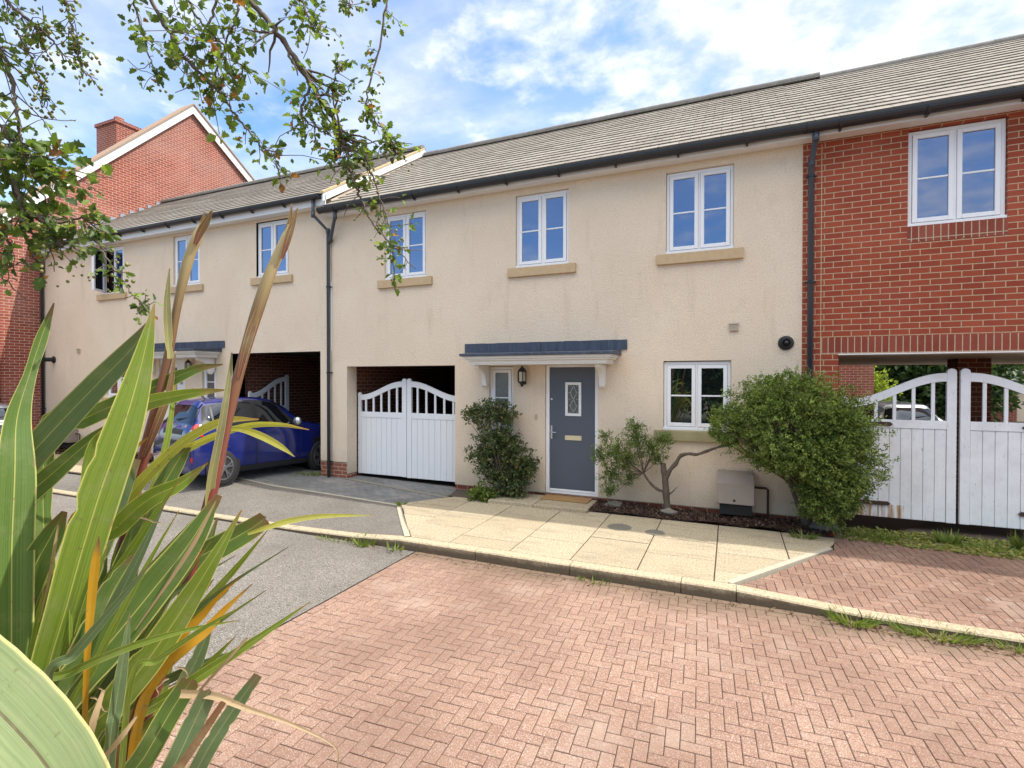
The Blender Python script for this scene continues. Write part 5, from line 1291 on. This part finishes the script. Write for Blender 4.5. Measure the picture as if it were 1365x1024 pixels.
def stalk(pts, rpx, tips, label=None):
    q = catmull([p+(r,) for p, r in zip(pts, rpx)], 40); V = [at(a, b, c) for a, b, c, _ in q]
    mb = MB(); mb.uv = []; n = 12; prev = None; L = [0]
    for a, b in zip(V, V[1:]): L.append(L[-1]+(b-a).length)
    for i, p in enumerate(V):
        d = (V[min(i+1, 39)]-V[max(i-1, 0)]).normalized(); a = d.cross(Vector((0, 1, .2))).normalized() if prev is None else (prev-d*prev.dot(d)).normalized(); prev = a; b = d.cross(a)
        r = q[i][3]/FPX*q[i][2]*(1+.05*math.sin(i*.9))
        for k in range(n):
            an = 2*PI*k/n; mb.v.append(tuple(p+(a*math.cos(an)+b*math.sin(an)*.8)*r))
    for i in range(39):
        for k in range(n):
            k2 = (k+1) % n; mb.f.append((i*n+k, i*n+k2, (i+1)*n+k2, (i+1)*n+k)); mb.uv += [(k/n, L[i]/L[-1]), ((k+1)/n, L[i]/L[-1]), ((k+1)/n, L[i+1]/L[-1]), (k/n, L[i+1]/L[-1])]
    o = mb.build('flower_stalk', M['stalk'], FX, smooth=True)
    for p, w_, m_ in tips: strap('bract', p, m_, w_, .3, .45, None, 14, parent=o)
    return o
M['bract'] = m_strap('flax_bract', (.13, .075, .04), (.28, .20, .085), (.55, .45, .22), (.62, .52, .28), base=(.17, .06, .045), trans=.15, blotch=(.22, .09, .06))
M['bract_green'] = m_strap('flax_bract_green', (.15, .15, .065), (.29, .27, .12), (.55, .45, .22), (.16, .07, .05), base=(.30, .28, .10), trans=.15)
stalk([(110, 1480, 1.5), (150, 1100, 1.42), (190, 965, 1.4), (226, 860, 1.4), (254, 760, 1.42), (284, 650, 1.44), (303, 560, 1.46), (318, 500, 1.47), (338, 430, 1.48), (358, 370, 1.49), (377, 325, 1.5), (386, 300, 1.5)],
      [10, 10, 9.5, 9, 8.2, 8, 7.6, 7.4, 8.2, 8.4, 6.5, 3],
      [([(376, 345, 1.48), (384, 318, 1.48), (391, 296, 1.485), (397, 276, 1.49)], [5, 9, 7, 1.2], 'bract'), ([(374, 345, 1.5), (380, 320, 1.5), (386, 298, 1.5), (389, 272, 1.5)], [5, 9, 7, 1.2], 'bract'),
       ([(278, 690, 1.43), (282, 640, 1.42), (297, 560, 1.43), (306, 500, 1.45), (309, 470, 1.46)], [10, 11, 9, 6, 1.5], 'bract_green'), ([(318, 505, 1.455), (329, 460, 1.455), (340, 425, 1.465), (347, 404, 1.475)], [4, 10, 9, 2], 'bract')])
stalk([(70, 1480, 1.6), (110, 1000, 1.6), (150, 800, 1.6), (180, 660, 1.6), (196, 590, 1.6), (212, 525, 1.6), (226, 465, 1.6), (238, 400, 1.6), (250, 350, 1.6), (262, 318, 1.6), (272, 298, 1.6)],
      [9, 9, 8.5, 8, 7, 6.2, 5.8, 6.2, 7.4, 7.6, 4],
      [([(260, 326, 1.58), (267, 310, 1.58), (275, 296, 1.58), (283, 280, 1.58)], [5, 10, 9, 2], 'bract'), ([(260, 330, 1.6), (266, 312, 1.6), (270, 298, 1.6), (273, 282, 1.6)], [5, 9, 7, 1.2], 'bract'),
       ([(227, 478, 1.57), (224, 440, 1.57), (223, 400, 1.57), (226, 358, 1.57)], [7, 10, 8, 1.2], 'bract_green'), ([(192, 610, 1.58), (212, 560, 1.58), (226, 520, 1.59), (234, 468, 1.6)], [6, 10, 8, 1.5], 'bract')])

# ---- hawthorn: trunk stands behind and left of the viewpoint, branches hang into view
HW = thing('hawthorn_tree', 'hawthorn whose leafy branches with small berries hang into the top left of the view', 'tree', (-2.7, -9.5, -.2))
tr = MB(); fk = Vector((-2.55, -9.35, 2.9))
tr.tube(catmull([(-2.7, -9.5, -.25), (-2.68, -9.5, .8), (-2.6, -9.42, 1.9), tuple(fk)], 16), [.15-.004*i for i in range(16)], 10)
tr.build('trunk', M['bark'], HW, smooth=True)
hr = random.Random(21); hn = np.random.RandomState(21)
LP, LD, LN, LS, LT = [], [], [], [], []; BP = []
bm_ = MB()
def leaf_cluster(p, d, n, s):
    for _ in range(n):
        v = Vector(hn.normal(size=3)).normalized()*.9+d*.5+Vector((0, 0, -.15)); v.normalize()
        LP.append(tuple(p+v*s*.25)); LD.append(tuple(v)); LN.append(tuple(Vector(hn.normal(size=3))*.6+Vector((0, -.3, .8)))); LS.append(s*hr.uniform(.4, 1.)*.88); LT.append(hr.random()*.9 if hr.random() > .04 else 1.)
def branch(pts, r0, r1, twn, dens, tl=.12, leaf=.036, lat=.0, berries=.2):
    """main branch through (px,py,depth) with short leafy twigs"""
    n = max(10, len(pts)*6); q = catmull(pts, n); V = [at(*a)+Vector((hr.gauss(0, 1), hr.gauss(0, 1), hr.gauss(0, 1)))*.003 for a in q]
    bm_.tube(V, [r0+(r1-r0)*i/(n-1) for i in range(n)], 6)
    for i in range(twn):
        k = hr.uniform(.06, 1.)*(n-1); j = min(int(k), n-2); p = V[j].lerp(V[j+1], k-j); T_ = (V[j+1]-V[j]).normalized()
        sd = Vector((hr.gauss(0, 1), hr.gauss(0, 1), hr.gauss(0, .8))); sd = (sd-T_*sd.dot(T_)).normalized()
        d = (T_*.6+sd).normalized(); L_ = tl*hr.uniform(.3, 1.2); pts_ = [p]; m_ = 4
        for s_ in range(m_):
            d = (d+Vector((hr.gauss(0, .25), hr.gauss(0, .25), hr.gauss(0, .25)-.08))).normalized(); pts_.append(pts_[-1]+d*L_/m_)
        bm_.tube(pts_, [max(.0012, r1*.8*(1-s_/6)) for s_ in range(m_+1)], 4, cap=False)
        for s_ in range(1, m_+1):
            if hr.random() < dens: leaf_cluster(pts_[s_], d, hr.choice((1, 2, 2, 3)), leaf)
        if hr.random() < berries:
            for _ in range(hr.choice((1, 2, 3))): BP.append(pts_[-1]+Vector((hr.gauss(0, .012), hr.gauss(0, .012), hr.gauss(-.012, .01))))
D0 = 1.7
def limb(pxs, d=D0, **kw):
    branch([(x, y, d+kw.get('dz', 0)*i/len(pxs)) for i, (x, y) in enumerate(pxs)], **{k: v for k, v in kw.items() if k != 'dz'})
limb([(300, -60), (332, 0), (364, 36), (399, 86), (426, 133), (450, 168), (460, 195)], r0=.0105, r1=.0065, twn=30, dens=.42, tl=.13, leaf=.042)
limb([(460, 195), (469, 234), (477, 255), (492, 289), (520, 324), (555, 357)], r0=.0055, r1=.0015, twn=18, dens=.45, tl=.08, leaf=.034, berries=.4)
limb([(450, 185), (466, 200), (480, 203), (492, 219), (508, 270), (520, 312), (525, 378)], r0=.0045, r1=.0015, twn=32, dens=.5, tl=.09, leaf=.036, berries=.35)
limb([(523, -40), (516, 0), (504, 70), (487, 133), (496, 156), (515, 180), (528, 205)], r0=.004, r1=.0015, twn=40, dens=.5, tl=.06, leaf=.030, berries=.5)
limb([(180, -60), (203, 0), (239, 66), (266, 98), (297, 129), (325, 168), (348, 195), (372, 206)], r0=.007, r1=.002, twn=34, dens=.5, tl=.12, leaf=.042, berries=.2)
limb([(300, -50), (285, 16), (270, 43), (258, 70), (262, 105)], r0=.0045, r1=.002, twn=18, dens=.55, tl=.18, leaf=.046)
limb([(230, -50), (250, 0), (275, 40), (300, 62), (322, 85)], r0=.005, r1=.002, twn=19, dens=.55, tl=.17, leaf=.046)
limb([(330, -40), (318, 10), (305, 50), (290, 85), (285, 118)], r0=.0045, r1=.002, twn=18, dens=.55, tl=.16, leaf=.046)
limb([(175, -20), (185, 30), (200, 74), (207, 102)], r0=.004, r1=.0015, twn=16, dens=.55, tl=.07, leaf=.034)
limb([(390, -30), (402, 5), (415, 30), (430, 45)], r0=.004, r1=.0015, twn=22, dens=.6, tl=.1, leaf=.034)
limb([(455, -30), (462, 0), (470, 12)], r0=.003, r1=.0015, twn=8, dens=.6, tl=.07, leaf=.03)
limb([(414, 110), (403, 145), (412, 165), (440, 178)], r0=.005, r1=.002, twn=22, dens=.65, tl=.09, leaf=.038)
limb([(466, 200), (440, 200), (450, 212), (500, 190), (520, 190)], r0=.004, r1=.0015, twn=22, dens=.6, tl=.09, leaf=.034)
limb([(426, 133), (445, 110), (452, 80)], r0=.003, r1=.0015, twn=12, dens=.6, tl=.07, leaf=.034)
D1 = 1.5
limb([(-70, -40), (-20, 30), (10, 90), (22, 150), (30, 205)], d=D1, r0=.008, r1=.003, twn=28, dens=.45, tl=.16, leaf=.038, berries=.3)
limb([(-70, 60), (-30, 130), (10, 180), (45, 210), (65, 222)], d=D1, r0=.007, r1=.003, twn=40, dens=.7, tl=.14, leaf=.056)
limb([(-60, 140), (-20, 200), (15, 240), (28, 270), (32, 300)], d=D1, r0=.008, r1=.005, twn=30, dens=.6, tl=.13, leaf=.052)
limb([(60, -40), (85, 0), (98, 45), (105, 75), (113, 100)], d=D1, r0=.004, r1=.0015, twn=34, dens=.4, tl=.05, leaf=.022, berries=.9)
limb([(-20, -30), (30, 20), (60, 45), (85, 75)], d=D1, r0=.006, r1=.002, twn=28, dens=.4, tl=.10, leaf=.03, berries=.5)
limb([(20, 40), (40, 75), (52, 105), (62, 132)], d=D1, r0=.003, r1=.0015, twn=22, dens=.4, tl=.05, leaf=.022, berries=.9)
limb([(30, 283), (58, 291), (82, 296), (108, 290), (125, 300)], d=D1, r0=.005, r1=.002, twn=19, dens=.6, tl=.10, leaf=.044, berries=.4)
limb([(50, 286), (66, 308), (80, 322), (62, 340)], d=D1, r0=.005, r1=.002, twn=22, dens=.5, tl=.08, leaf=.032, berries=.8)
limb([(108, 295), (127, 322), (146, 350), (164, 374), (176, 392), (196, 408)], d=D1, r0=.003, r1=.0015, twn=22, dens=.4, tl=.05, leaf=.026, berries=.5)
limb([(-30, 240), (0, 290), (12, 330), (8, 360)], d=D1, r0=.006, r1=.002, twn=18, dens=.55, tl=.1, leaf=.04, berries=.4)
limb([(-20, 350), (0, 367), (20, 385), (36, 402)], d=D1, r0=.0025, r1=.001, twn=2, dens=.1, tl=.04, leaf=.02)
limb([(10, 355), (30, 352), (48, 360), (58, 364)], d=D1, r0=.0022, r1=.001, twn=2, dens=.1, tl=.04, leaf=.02)
bm_.build('branch', M['twig'], HW, smooth=True)
# boughs that carry them back to the trunk, above and behind the picture
bo = MB()
for e, r in ((at(300, -60, D0), .014), (at(180, -60, D0), .011), (at(300, -50, D0), .009), (at(523, -40, D0), .005), (at(-70, -40, D1), .013), (at(-70, 60, D1), .011), (at(-60, 140, D1), .011), (at(60, -40, D1), .006), (at(230, -50, D0), .008), (at(330, -40, D0), .008), (at(390, -30, D0), .006), (at(455, -30, D0), .005), (at(175, -20, D0), .006), (at(-20, -30, D1), .007)):
    md = fk.lerp(e, .5)+Vector((-.25, -.1, .45))
    bo.tube(catmull([tuple(fk), tuple(md), tuple(e)], 14), [.05+(r-.05)*(i/13)**.6 for i in range(14)], 7)
bo.build('bough', M['bark'], HW, smooth=True)
leaf_mesh('leaves', LP, LD, LN, LS, LT, M['haw_leaf'], HW, 'lobed', .42, .3)
bb_ = MB()
for p in BP:
    r = hr.uniform(.0032, .0058); bb_.lathe([(r*.35, -r), (r*.85, -r*.5), (r, 0), (r*.85, r*.55), (r*.4, r)], tuple(p), 2, 7)
bb_.build('berries', M['berry'], HW, smooth=True, kind='stuff')
cloud_sprays('crown', [((-2.9, -10.4, 3.9), (1.3, .9, 1.1)), ((-4.1, -9.6, 3.6), (.7, .6, .8)), ((-2.1, -10.9, 4.3), (1.0, .9, .8))], 900, 10, .07, M['haw_leaf'], HW, .2, 31, .7, .2, width=.7)

# ---- other trees
def tree(name, label, base, h, blobs, m, n, size, seed, cat='tree', per=9, group=None):
    o = thing(name, label, cat, base, group=group); b = Vector(base); rr_ = random.Random(seed); tb = MB()
    top = b+Vector((rr_.uniform(-.2, .2), 0, h*.55))
    tb.tube(catmull([tuple(b-Vector((0, 0, .2))), tuple(b.lerp(top, .5)+Vector((.1, 0, 0))), tuple(top)], 8), [.035*h*(1-.06*i) for i in range(8)], 9); twigs(tb, top, blobs, 14, .012*h, rr_)
    tb.build('trunk', M['bark'], o, smooth=True)
    cloud_sprays('crown', blobs, n, per, size, m, o, .25, seed, .7, .15, width=.6)
tree('yard_tree', 'large dark green tree beyond the covered way behind the weathered gates', (8.5, 22, 0), 9, [((6.6, 21.5, 3.4), (2.6, 1.5, 2.6)), ((10.2, 22, 3.2), (2.0, 1.5, 2.6)), ((8.6, 22, 6.5), (3, 2, 2.5)), ((8.5, 20.8, 1.5), (3.4, 1., 1.5)), ((4.0, 23, 2.4), (2.6, 1.5, 2.6)), ((8.5, 24, 3), (5, 1.5, 3))], M['tree_leaf'], 3600, .3, 41)
tree('golden_shrub', 'sunlit golden green shrub seen over the weathered gate against the dark tree', (5.0, 15.5, 0), 2.6, [((4.95, 15.4, 1.7), (.8, .7, .75)), ((5.3, 15.4, 1.2), (.5, .5, .6))], M['lime_leaf'], 260, .13, 42, 'shrub')

# ---- buildings seen through the right-hand covered way
q0 = onY(1165, 500, 11)
B1 = thing('brick_outbuilding', 'brick building end wall seen under the beam above the weathered left gate leaf', 'building', (q0.x-3, 11, 0))
MB().box(q0.x-5.5, q0.x, 11, 14, -.1, 4.3).build('wall', M['brick_gable'], B1)
MB().prism([(10.7, 4.25), (14.3, 4.25), (12.5, 5.9)], 0, q0.x-5.7, q0.x+.2).build('roof', M['clay'], B1)
a0 = onY(1322, 520, 24); a1 = onY(1356, 520, 24); a2 = onY(1400, 520, 24)
zf_ = onY(1330, 492, 24).z
B2 = thing('brick_house', 'distant red brick house with a white corner window seen over the right gate', 'house', (a1.x, 24, 0))
w2_ = MB(); w2_.box(a0.x-1.2, a1.x, 24, 30, -.1, zf_); w2_.build('wall', M['brick_gable'], B2)
MB().box(a0.x-1.3, a1.x-.02, 23.85, 23.99, zf_-.16, zf_+.02).build('fascia', M['bargeboard'], B2)
MB().prism([(23.8, zf_+.021), (30, zf_+.021), (30, zf_+.9), (27, zf_+.9)], 0, a0.x-1.4, a1.x).build('roof', M['clay'], B2)
MB().box(a1.x+.002, a2.x+4, 24.3, 30, -.1, 6).build('side_wall', M['soffit'], B2)
wq = MB(); zt_ = onY(1350, 474, 23.8).z; zb2 = onY(1350, 507, 23.8).z; xa, xb = onY(1340, 490, 23.8).x, onY(1357, 490, 23.8).x
ring(wq, xa, xb, zb2, zt_, .09, 23.7, 23.8); wq.box(xa+.09, xb-.09, 23.72, 23.78, (zb2+zt_)/2-.03, (zb2+zt_)/2+.03); wn = wq.build('window', M['upvc'], B2)
MB().box(xa+.08, xb-.08, 23.75, 23.76, zb2+.08, zt_-.08).build('pane', M['glass_low'], wn)
wallr = MB().box(a0.x-1.0, a1.x+.1, 17.0, 17.2, -.1, 1.75).build('garden_wall', M['brick_gable']); tag(wallr, 'low brick garden wall glimpsed between the spindles of the right gate', 'wall')
tree('far_tree', 'dark tree mass standing behind the distant brick house', (19, 38, 0), 9, [((17, 38, 6), (6, 2, 4)), ((24, 38, 5), (5, 2, 4))], M['tree_leaf'], 500, .5, 43)

# ---- cars
SECT = [  # x, z bottom, z belt, z top, half widths bottom / belt / roof
 (1.84, .34, .56, .62, .50, .52, .42), (1.76, .22, .64, .76, .72, .72, .58), (1.50, .19, .80, .91, .81, .77, .62), (.98, .18, .90, 1.00, .84, .79, .62),
 (.35, .18, .92, 1.33, .84, .79, .56), (-.1, .18, .93, 1.46, .84, .79, .56), (-.8, .18, .96, 1.47, .84, .79, .56), (-1.33, .19, 1.0, 1.42, .84, .78, .54),
 (-1.50, .2, 1.02, 1.37, .84, .77, .52), (-1.72, .22, 1.0, 1.05, .83, .76, .56), (-1.80, .25, .84, .93, .81, .76, .58), (-1.84, .33, .62, .70, .75, .70, .5)]
def car_surface():
    C_ = []
    for x, zb, zl_, zt, wb_, wl, wr in SECT:
        zm = (zb+zl_)/2+.06
        C_.append([(x, 0, zb), (x, wb_*.82, zb), (x, wb_*.985, zb+.10), (x, wb_+.012, zm), (x, wl, zl_), (x, wr+(wl-wr)*.22, zt-.10*min(1, (zt-zl_)/.3)-.02), (x, wr*.74, zt-.008), (x, 0, zt)])
    A = np.array(C_)
    def cr(a, b, c, d, u): return .5*((2*b)+(c-a)*u+(2*a-5*b+4*c-d)*u*u+(3*b-a-3*c+d)*u**3)
    def at_(s, t):
        ns, nt = len(A), A.shape[1]
        i = min(int(s), ns-2); u = s-i
        def row(k):
            k = min(max(k, 0), ns-1); r = A[k]; j = min(int(t), nt-2); v = t-j
            g_ = lambda q: r[min(max(q, 0), nt-1)]
            p = cr(g_(j-1), g_(j), g_(j+1), g_(j+2), v); return p
        p = cr(row(i-1), row(i), row(i+1), row(i+2), u)
        return Vector(p)
    return at_
CS = car_surface()
def car_nrm(s, t):
    e = .02; a = CS(min(s+e, 10.99), t)-CS(max(s-e, 0), t); b = CS(s, min(t+e, 6.99))-CS(s, max(t-e, 0)); n = a.cross(b)
    return n.normalized() if n.length > 1e-9 else Vector((0, 0, 1))
def build_car(label, paint, loc, rz, sc, group, detail=True, emblem=False, tz=0.):
    o = thing('parked_car', label, 'car', loc, rz, group, local=True); o.scale = sc
    if tz: o.rotation_euler = (0, tz, rz)
    ns, nt = 78, 46
    mb = MB(); g_ = [[CS(11*i/(ns-1)*.9999, 7*j/(nt-1)*.9999) for j in range(nt)] for i in range(ns)]
    for i in range(ns):
        for s_ in (1, -1): mb.v += [(p.x, p.y*s_, p.z) for p in g_[i]]
    def id_(i, j, s_): return i*2*nt+(0 if s_ > 0 else nt)+j
    for i in range(ns-1):
        for j in range(nt-1):
            for s_ in (1, -1): mb.f.append((id_(i, j, s_), id_(i+1, j, s_), id_(i+1, j+1, s_), id_(i, j+1, s_)))
    for i in (0, ns-1):
        for j in range(nt-1): mb.f.append((id_(i, j, 1), id_(i, j+1, 1), id_(i, j+1, -1), id_(i, j, -1)))
    body = mb.build('body', paint, o, smooth=True)
    bm = bmesh.new(); bm.from_mesh(body.data); bmesh.ops.remove_doubles(bm, verts=bm.verts, dist=.001); bmesh.ops.recalc_face_normals(bm, faces=bm.faces); bm.to_mesh(body.data); bm.free()
    def patch(name, poly, m, off=.006, sides=(1, -1), nu=12, nv=6, parent=None, full=False):
        """poly: 4 corners (s,t) laid bilinearly on the body skin; full: across the centre line"""
        res = []
        for sd in sides:
            q = MB()
            for i in range(nu+1):
                for j in range(nv+1):
                    u, v = i/nu, j/nv
                    s = (poly[0][0]*(1-u)+poly[1][0]*u)*(1-v)+(poly[3][0]*(1-u)+poly[2][0]*u)*v
                    t_ = (poly[0][1]*(1-u)+poly[1][1]*u)*(1-v)+(poly[3][1]*(1-u)+poly[2][1]*u)*v
                    p = CS(s, t_)+car_nrm(s, t_)*off; q.v.append((p.x, p.y*sd, p.z))
            for i in range(nu):
                for j in range(nv): q.f.append((i*(nv+1)+j, i*(nv+1)+j+1, (i+1)*(nv+1)+j+1, (i+1)*(nv+1)+j))
            if full:
                k = len(q.v); q.v += [(x, -y, z) for x, y, z in q.v]; q.f += [tuple(reversed([a+k for a in f])) for f in q.f[:]]
            res.append(q.build(name, m, parent or o, smooth=True))
        return res
    G, T = M['car_glass'], M['car_trim']
    # side glazing surround, then the panes proud of it
    patch('window_surround', [(3.35, 4.02), (8.55, 4.02), (7.95, 5.35), (4.35, 5.35)], T, .004, nu=30, nv=8)
    patch('front_window', [(3.75, 4.10), (5.45, 4.08), (5.40, 5.22), (4.5, 5.22)], G, .009)
    patch('rear_window', [(5.58, 4.08), (7.05, 4.10), (6.95, 5.22), (5.54, 5.22)], G, .009)
    patch('quarter_window', [(7.2, 4.2), (7.95, 4.35), (7.7, 5.0), (7.1, 5.15)], G, .009)
    patch('windscreen', [(3.12, 5.1), (4.55, 5.45), (4.55, 7.), (3.12, 7.)], G, .007, sides=(1,), full=True)
    patch('tailgate_window', [(8.08, 5.35), (8.95, 4.75), (8.95, 7.), (8.08, 7.)], G, .007, sides=(1,), nu=12, nv=10, full=True)
    for sd in (1, -1):
        tl = patch('tail_light', [(8.45, 3.45), (10.1, 3.55), (9.9, 5.0), (8.4, 4.0)], M['lamp_red'], .010, sides=(sd,))[0]
        patch('reversing_lens', [(9.55, 4.12), (9.80, 4.15), (9.72, 4.82), (9.48, 4.5)], M['lamp_clear'], .013, sides=(sd,), parent=tl)
        patch('fog_reflector', [(10.1, 2.35), (10.6, 2.4), (10.6, 2.75), (10.1, 2.7)], M['lamp_red'], .008, sides=(sd,))
        patch('headlight', [(.75, 3.5), (1.7, 3.75), (1.55, 4.4), (.7, 4.2)], M['lamp_clear'], .008, sides=(sd,))
        for nm, pl in (('door_seam', [(5.50, 2.1), (5.53, 2.1), (5.53, 4.0), (5.50, 4.0)]), ('door_seam', [(7.35, 3.0), (7.38, 3.0), (7.25, 4.0), (7.22, 4.0)]), ('door_seam', [(3.55, 2.1), (3.58, 2.1), (3.48, 4.0), (3.45, 4.0)])):
            patch(nm, pl, T, .003, sides=(sd,), nu=2, nv=14)
        patch('door_handle', [(6.55, 3.72), (6.95, 3.72), (6.95, 3.82), (6.55, 3.82)], paint, .022, sides=(sd,)); patch('door_handle', [(4.85, 3.72), (5.25, 3.72), (5.25, 3.82), (4.85, 3.82)], paint, .022, sides=(sd,))
        patch('side_skirt', [(2.9, 1.55), (8.0, 1.55), (8.0, 2.1), (2.9, 2.1)], T, .006, sides=(sd,), nu=20)
        mp = CS(3.72, 4.15)
        mm = MB()
        for k in range(7):
            a = PI*k/6; mm.v += []
        mm.lathe([(.02, -.10), (.07, -.085), (.085, 0), (.075, .07), (.03, .09)], (mp.x+.0, sd*(mp.y+.13), mp.z+.06), 1, 12)
        mm.build('door_mirror', paint if not emblem else M['chrome'], o, smooth=True)
        for wx in (1.2, -1.2):
            MB().lathe([(.355, .0), (.362, .012), (.345, .014), (.30, .014)], (wx, sd*.838-.0, .33), 1, 32).build('wheel_arch', T, o) if sd > 0 else MB().lathe([(.355, 0.), (.362, -.012), (.345, -.014), (.30, -.014)], (wx, sd*.838, .33), 1, 32).build('wheel_arch', T, o)
            wo = MB().lathe([(.19, -.10), (.27, -.105), (.302, -.08), (.305, 0), (.302, .08), (.27, .105), (.19, .10)], (wx, sd*.765, .305), 1, 36).build('wheel', M['rubber'], o, smooth=True)
            rm = MB(); y_ = sd*.876
            for k in range(5):
                a = 2*PI*k/5+.3
                for da in (-.16, .16):
                    rm.bar((wx+.035*math.cos(a), y_, .305+.035*math.sin(a)), (wx+.195*math.cos(a+da), y_-sd*.012, .305+.195*math.sin(a+da)), .03, .026)
            rm.lathe([(.05, -.02), (.05, .012), (.03, .018)] if sd > 0 else [(.05, .02), (.05, -.012), (.03, -.018)], (wx, y_, .305), 1, 14)
            n0 = 28; vs = []
            for k in range(n0):
                a = 2*PI*k/n0; vs += [(wx+r*math.cos(a), y_-sd*dy, .305+r*math.sin(a)) for r, dy in ((.205, .005), (.182, .0), (.182, .03))]
            rm.add(vs, [(3*k+i, 3*k+i+1, (3*k+i+4) % (3*n0), (3*k+i+3) % (3*n0)) for k in range(n0) for i in (0, 1)])
            rm.build('rim', M['alloy'], wo)
    # tailgate details
    p0 = CS(8.95, 7)+car_nrm(8.95, 6.9)*.03
    wi = MB(); wi.bar((p0.x+.02, .02, p0.z+.03), (p0.x+.10, -.46, p0.z+.075), .02, .022); wi.build('wiper', T, o)
    sp = patch('spoiler', [(7.55, 5.6), (8.15, 5.5), (8.15, 7.), (7.55, 7.)], paint, .02, sides=(1,), nu=6, nv=10, full=True)
    an = MB().tube([(-1.15, 0, 1.45), (-1.30, 0, 1.55), (-1.42, 0, 1.635)], [.012, .006, .004], 6); an.build('aerial', T, o)
    pl_ = CS(10.3, 7); patch('number_plate_recess', [(9.75, 6.1), (10.25, 6.1), (10.25, 7), (9.75, 7)], T, .004, sides=(1,), full=True)
    bmpr = patch('bumper_trim', [(10.62, 2.6), (10.95, 2.6), (10.95, 6.99), (10.62, 6.99)], T, .006, sides=(1,), nv=18, full=True)
    if emblem:
        c_ = CS(9.42, 6.98); n_ = car_nrm(9.42, 6.6); n_.y = 0; n_.normalize(); upv = Vector((0, 1, 0)).cross(n_); upv = upv if upv.z > 0 else -upv; rt_ = upv.cross(n_)
        e = MB(); c_ = c_+n_*.012; N = 24
        ring_ = [c_+rt_*(.072*math.cos(2*PI*k/N))+upv*(.044*math.sin(2*PI*k/N)) for k in range(N+1)]
        e.tube(ring_, .0065, 6, cap=False)
        for x_ in (-.026, .026): e.tube([c_+rt_*(x_-.012)-upv*.026, c_+rt_*(x_+.012)+upv*.026], .006, 6)
        e.tube([c_-rt_*.026-upv*.008, c_+upv*0, c_+rt_*.026+upv*.008], .0055, 6)
        e.build('emblem', M['chrome'], o)
        c2 = CS(9.42, 6.0)+n_*.012; rotm = Matrix((-rt_ if False else rt_, upv, n_)).transposed().to_4x4()
        number_text('i10', .085, Vector((c2.x, -c2.y, c2.z)), rotm, M['chrome'], o, 'model_badge')
    return o
rr_p = at(295, 642, 9.73); fr_p = at(412, 627, 11.3)
hd = Vector((fr_p.x-rr_p.x, fr_p.y-rr_p.y, 0)).normalized()
S_ = (.88, .98, 1.13)
rz_ = math.atan2(hd.y, hd.x); lft = Vector((-hd.y, hd.x, 0))
cpos = Vector((rr_p.x, rr_p.y, 0))+hd*(1.2*S_[0])+lft*(.77*S_[1]); cpos.z = drive_z(rr_p.x, rr_p.y)-.0
build_car('blue hatchback parked nose first at the open covered way of the left house', M['car_blue'], tuple(cpos), rz_, S_, 'parked hatchbacks', emblem=True, tz=.012)
build_car('silver car whose roof shows behind the weathered gate, parked in the yard', M['car_silver'], (3.75, 8.9, 0), R(104), (1., 1.0, 1.0), 'parked hatchbacks')
c3 = at(20, 560, 13.0)
build_car('grey car at the left edge by the gabled house, mostly hidden behind flax leaves', M['car_grey'], (c3.x-1.6, c3.y-.3, ROAD+.1), R(172), (1, 1, 1), 'parked hatchbacks')

# trees across the road behind the viewpoint (the ground floor panes mirror them)
for k, (x, y, h, r) in enumerate(((-5.5, -19, 6.2, 2.6), (-1.0, -21, 6.6, 2.8), (4.0, -20, 6.0, 2.6))):
    tree('roadside_tree', ('dark leafy tree across the road, farthest left of three', 'dark leafy tree across the road, between two others', 'dark leafy tree across the road, farthest right of three')[k], (x, y, -.2), h,
         [((x, y, h*.55), (r, r*.8, h*.40)), ((x+.8, y-.4, h*.42), (r*.9, r*.7, h*.36)), ((x-.9, y+.3, h*.35), (r*.8, r*.7, h*.33))], M['tree_leaf'], 900, .32, 51+k, group='trees across the road')

# house on the other side of the road, to the left (mirrored in the left-hand upper panes)
B3 = thing('brick_house', 'brick house across the road, behind and left of the viewpoint', 'house', (-24, -14, 0))
MB().box(-31, -21, -19, -10.5, -.2, 5.2).build('wall', M['brick_gable'], B3)
MB().prism([(-19.4, 5.15), (-10.1, 5.15), (-14.75, 8.6)], 0, -31.3, -20.7).build('roof', M['clay'], B3)
for y in (-17.2, -12.6):
    wq = MB()
    for z in (1.0, 3.6): wq.add([(-20.99, y, z), (-20.99, y+1.2, z), (-20.99, y+1.2, z+1.2), (-20.99, y, z+1.2)], [(0, 1, 2, 3)])
    wq.v = [v for v in wq.v]; 
    for z in (1.0, 3.6):
        fw_ = MB(); fw_.box(-20.995, -20.94, y-.05, y+1.25, z-.05, z); fw_.box(-20.995, -20.94, y-.05, y+1.25, z+1.2, z+1.25); fw_.box(-20.995, -20.94, y-.05, y, z, z+1.2); fw_.box(-20.995, -20.94, y+1.2, y+1.25, z, z+1.2); fw_.box(-20.995, -20.945, y+.57, y+.63, z, z+1.2)
        wo_ = fw_.build('window', M['upvc'], B3); MB().box(-20.998, -20.97, y, y+.57, z, z+1.2).box(-20.998, -20.97, y+.63, y+1.2, z, z+1.2).build('pane', M['glass_low'], wo_)
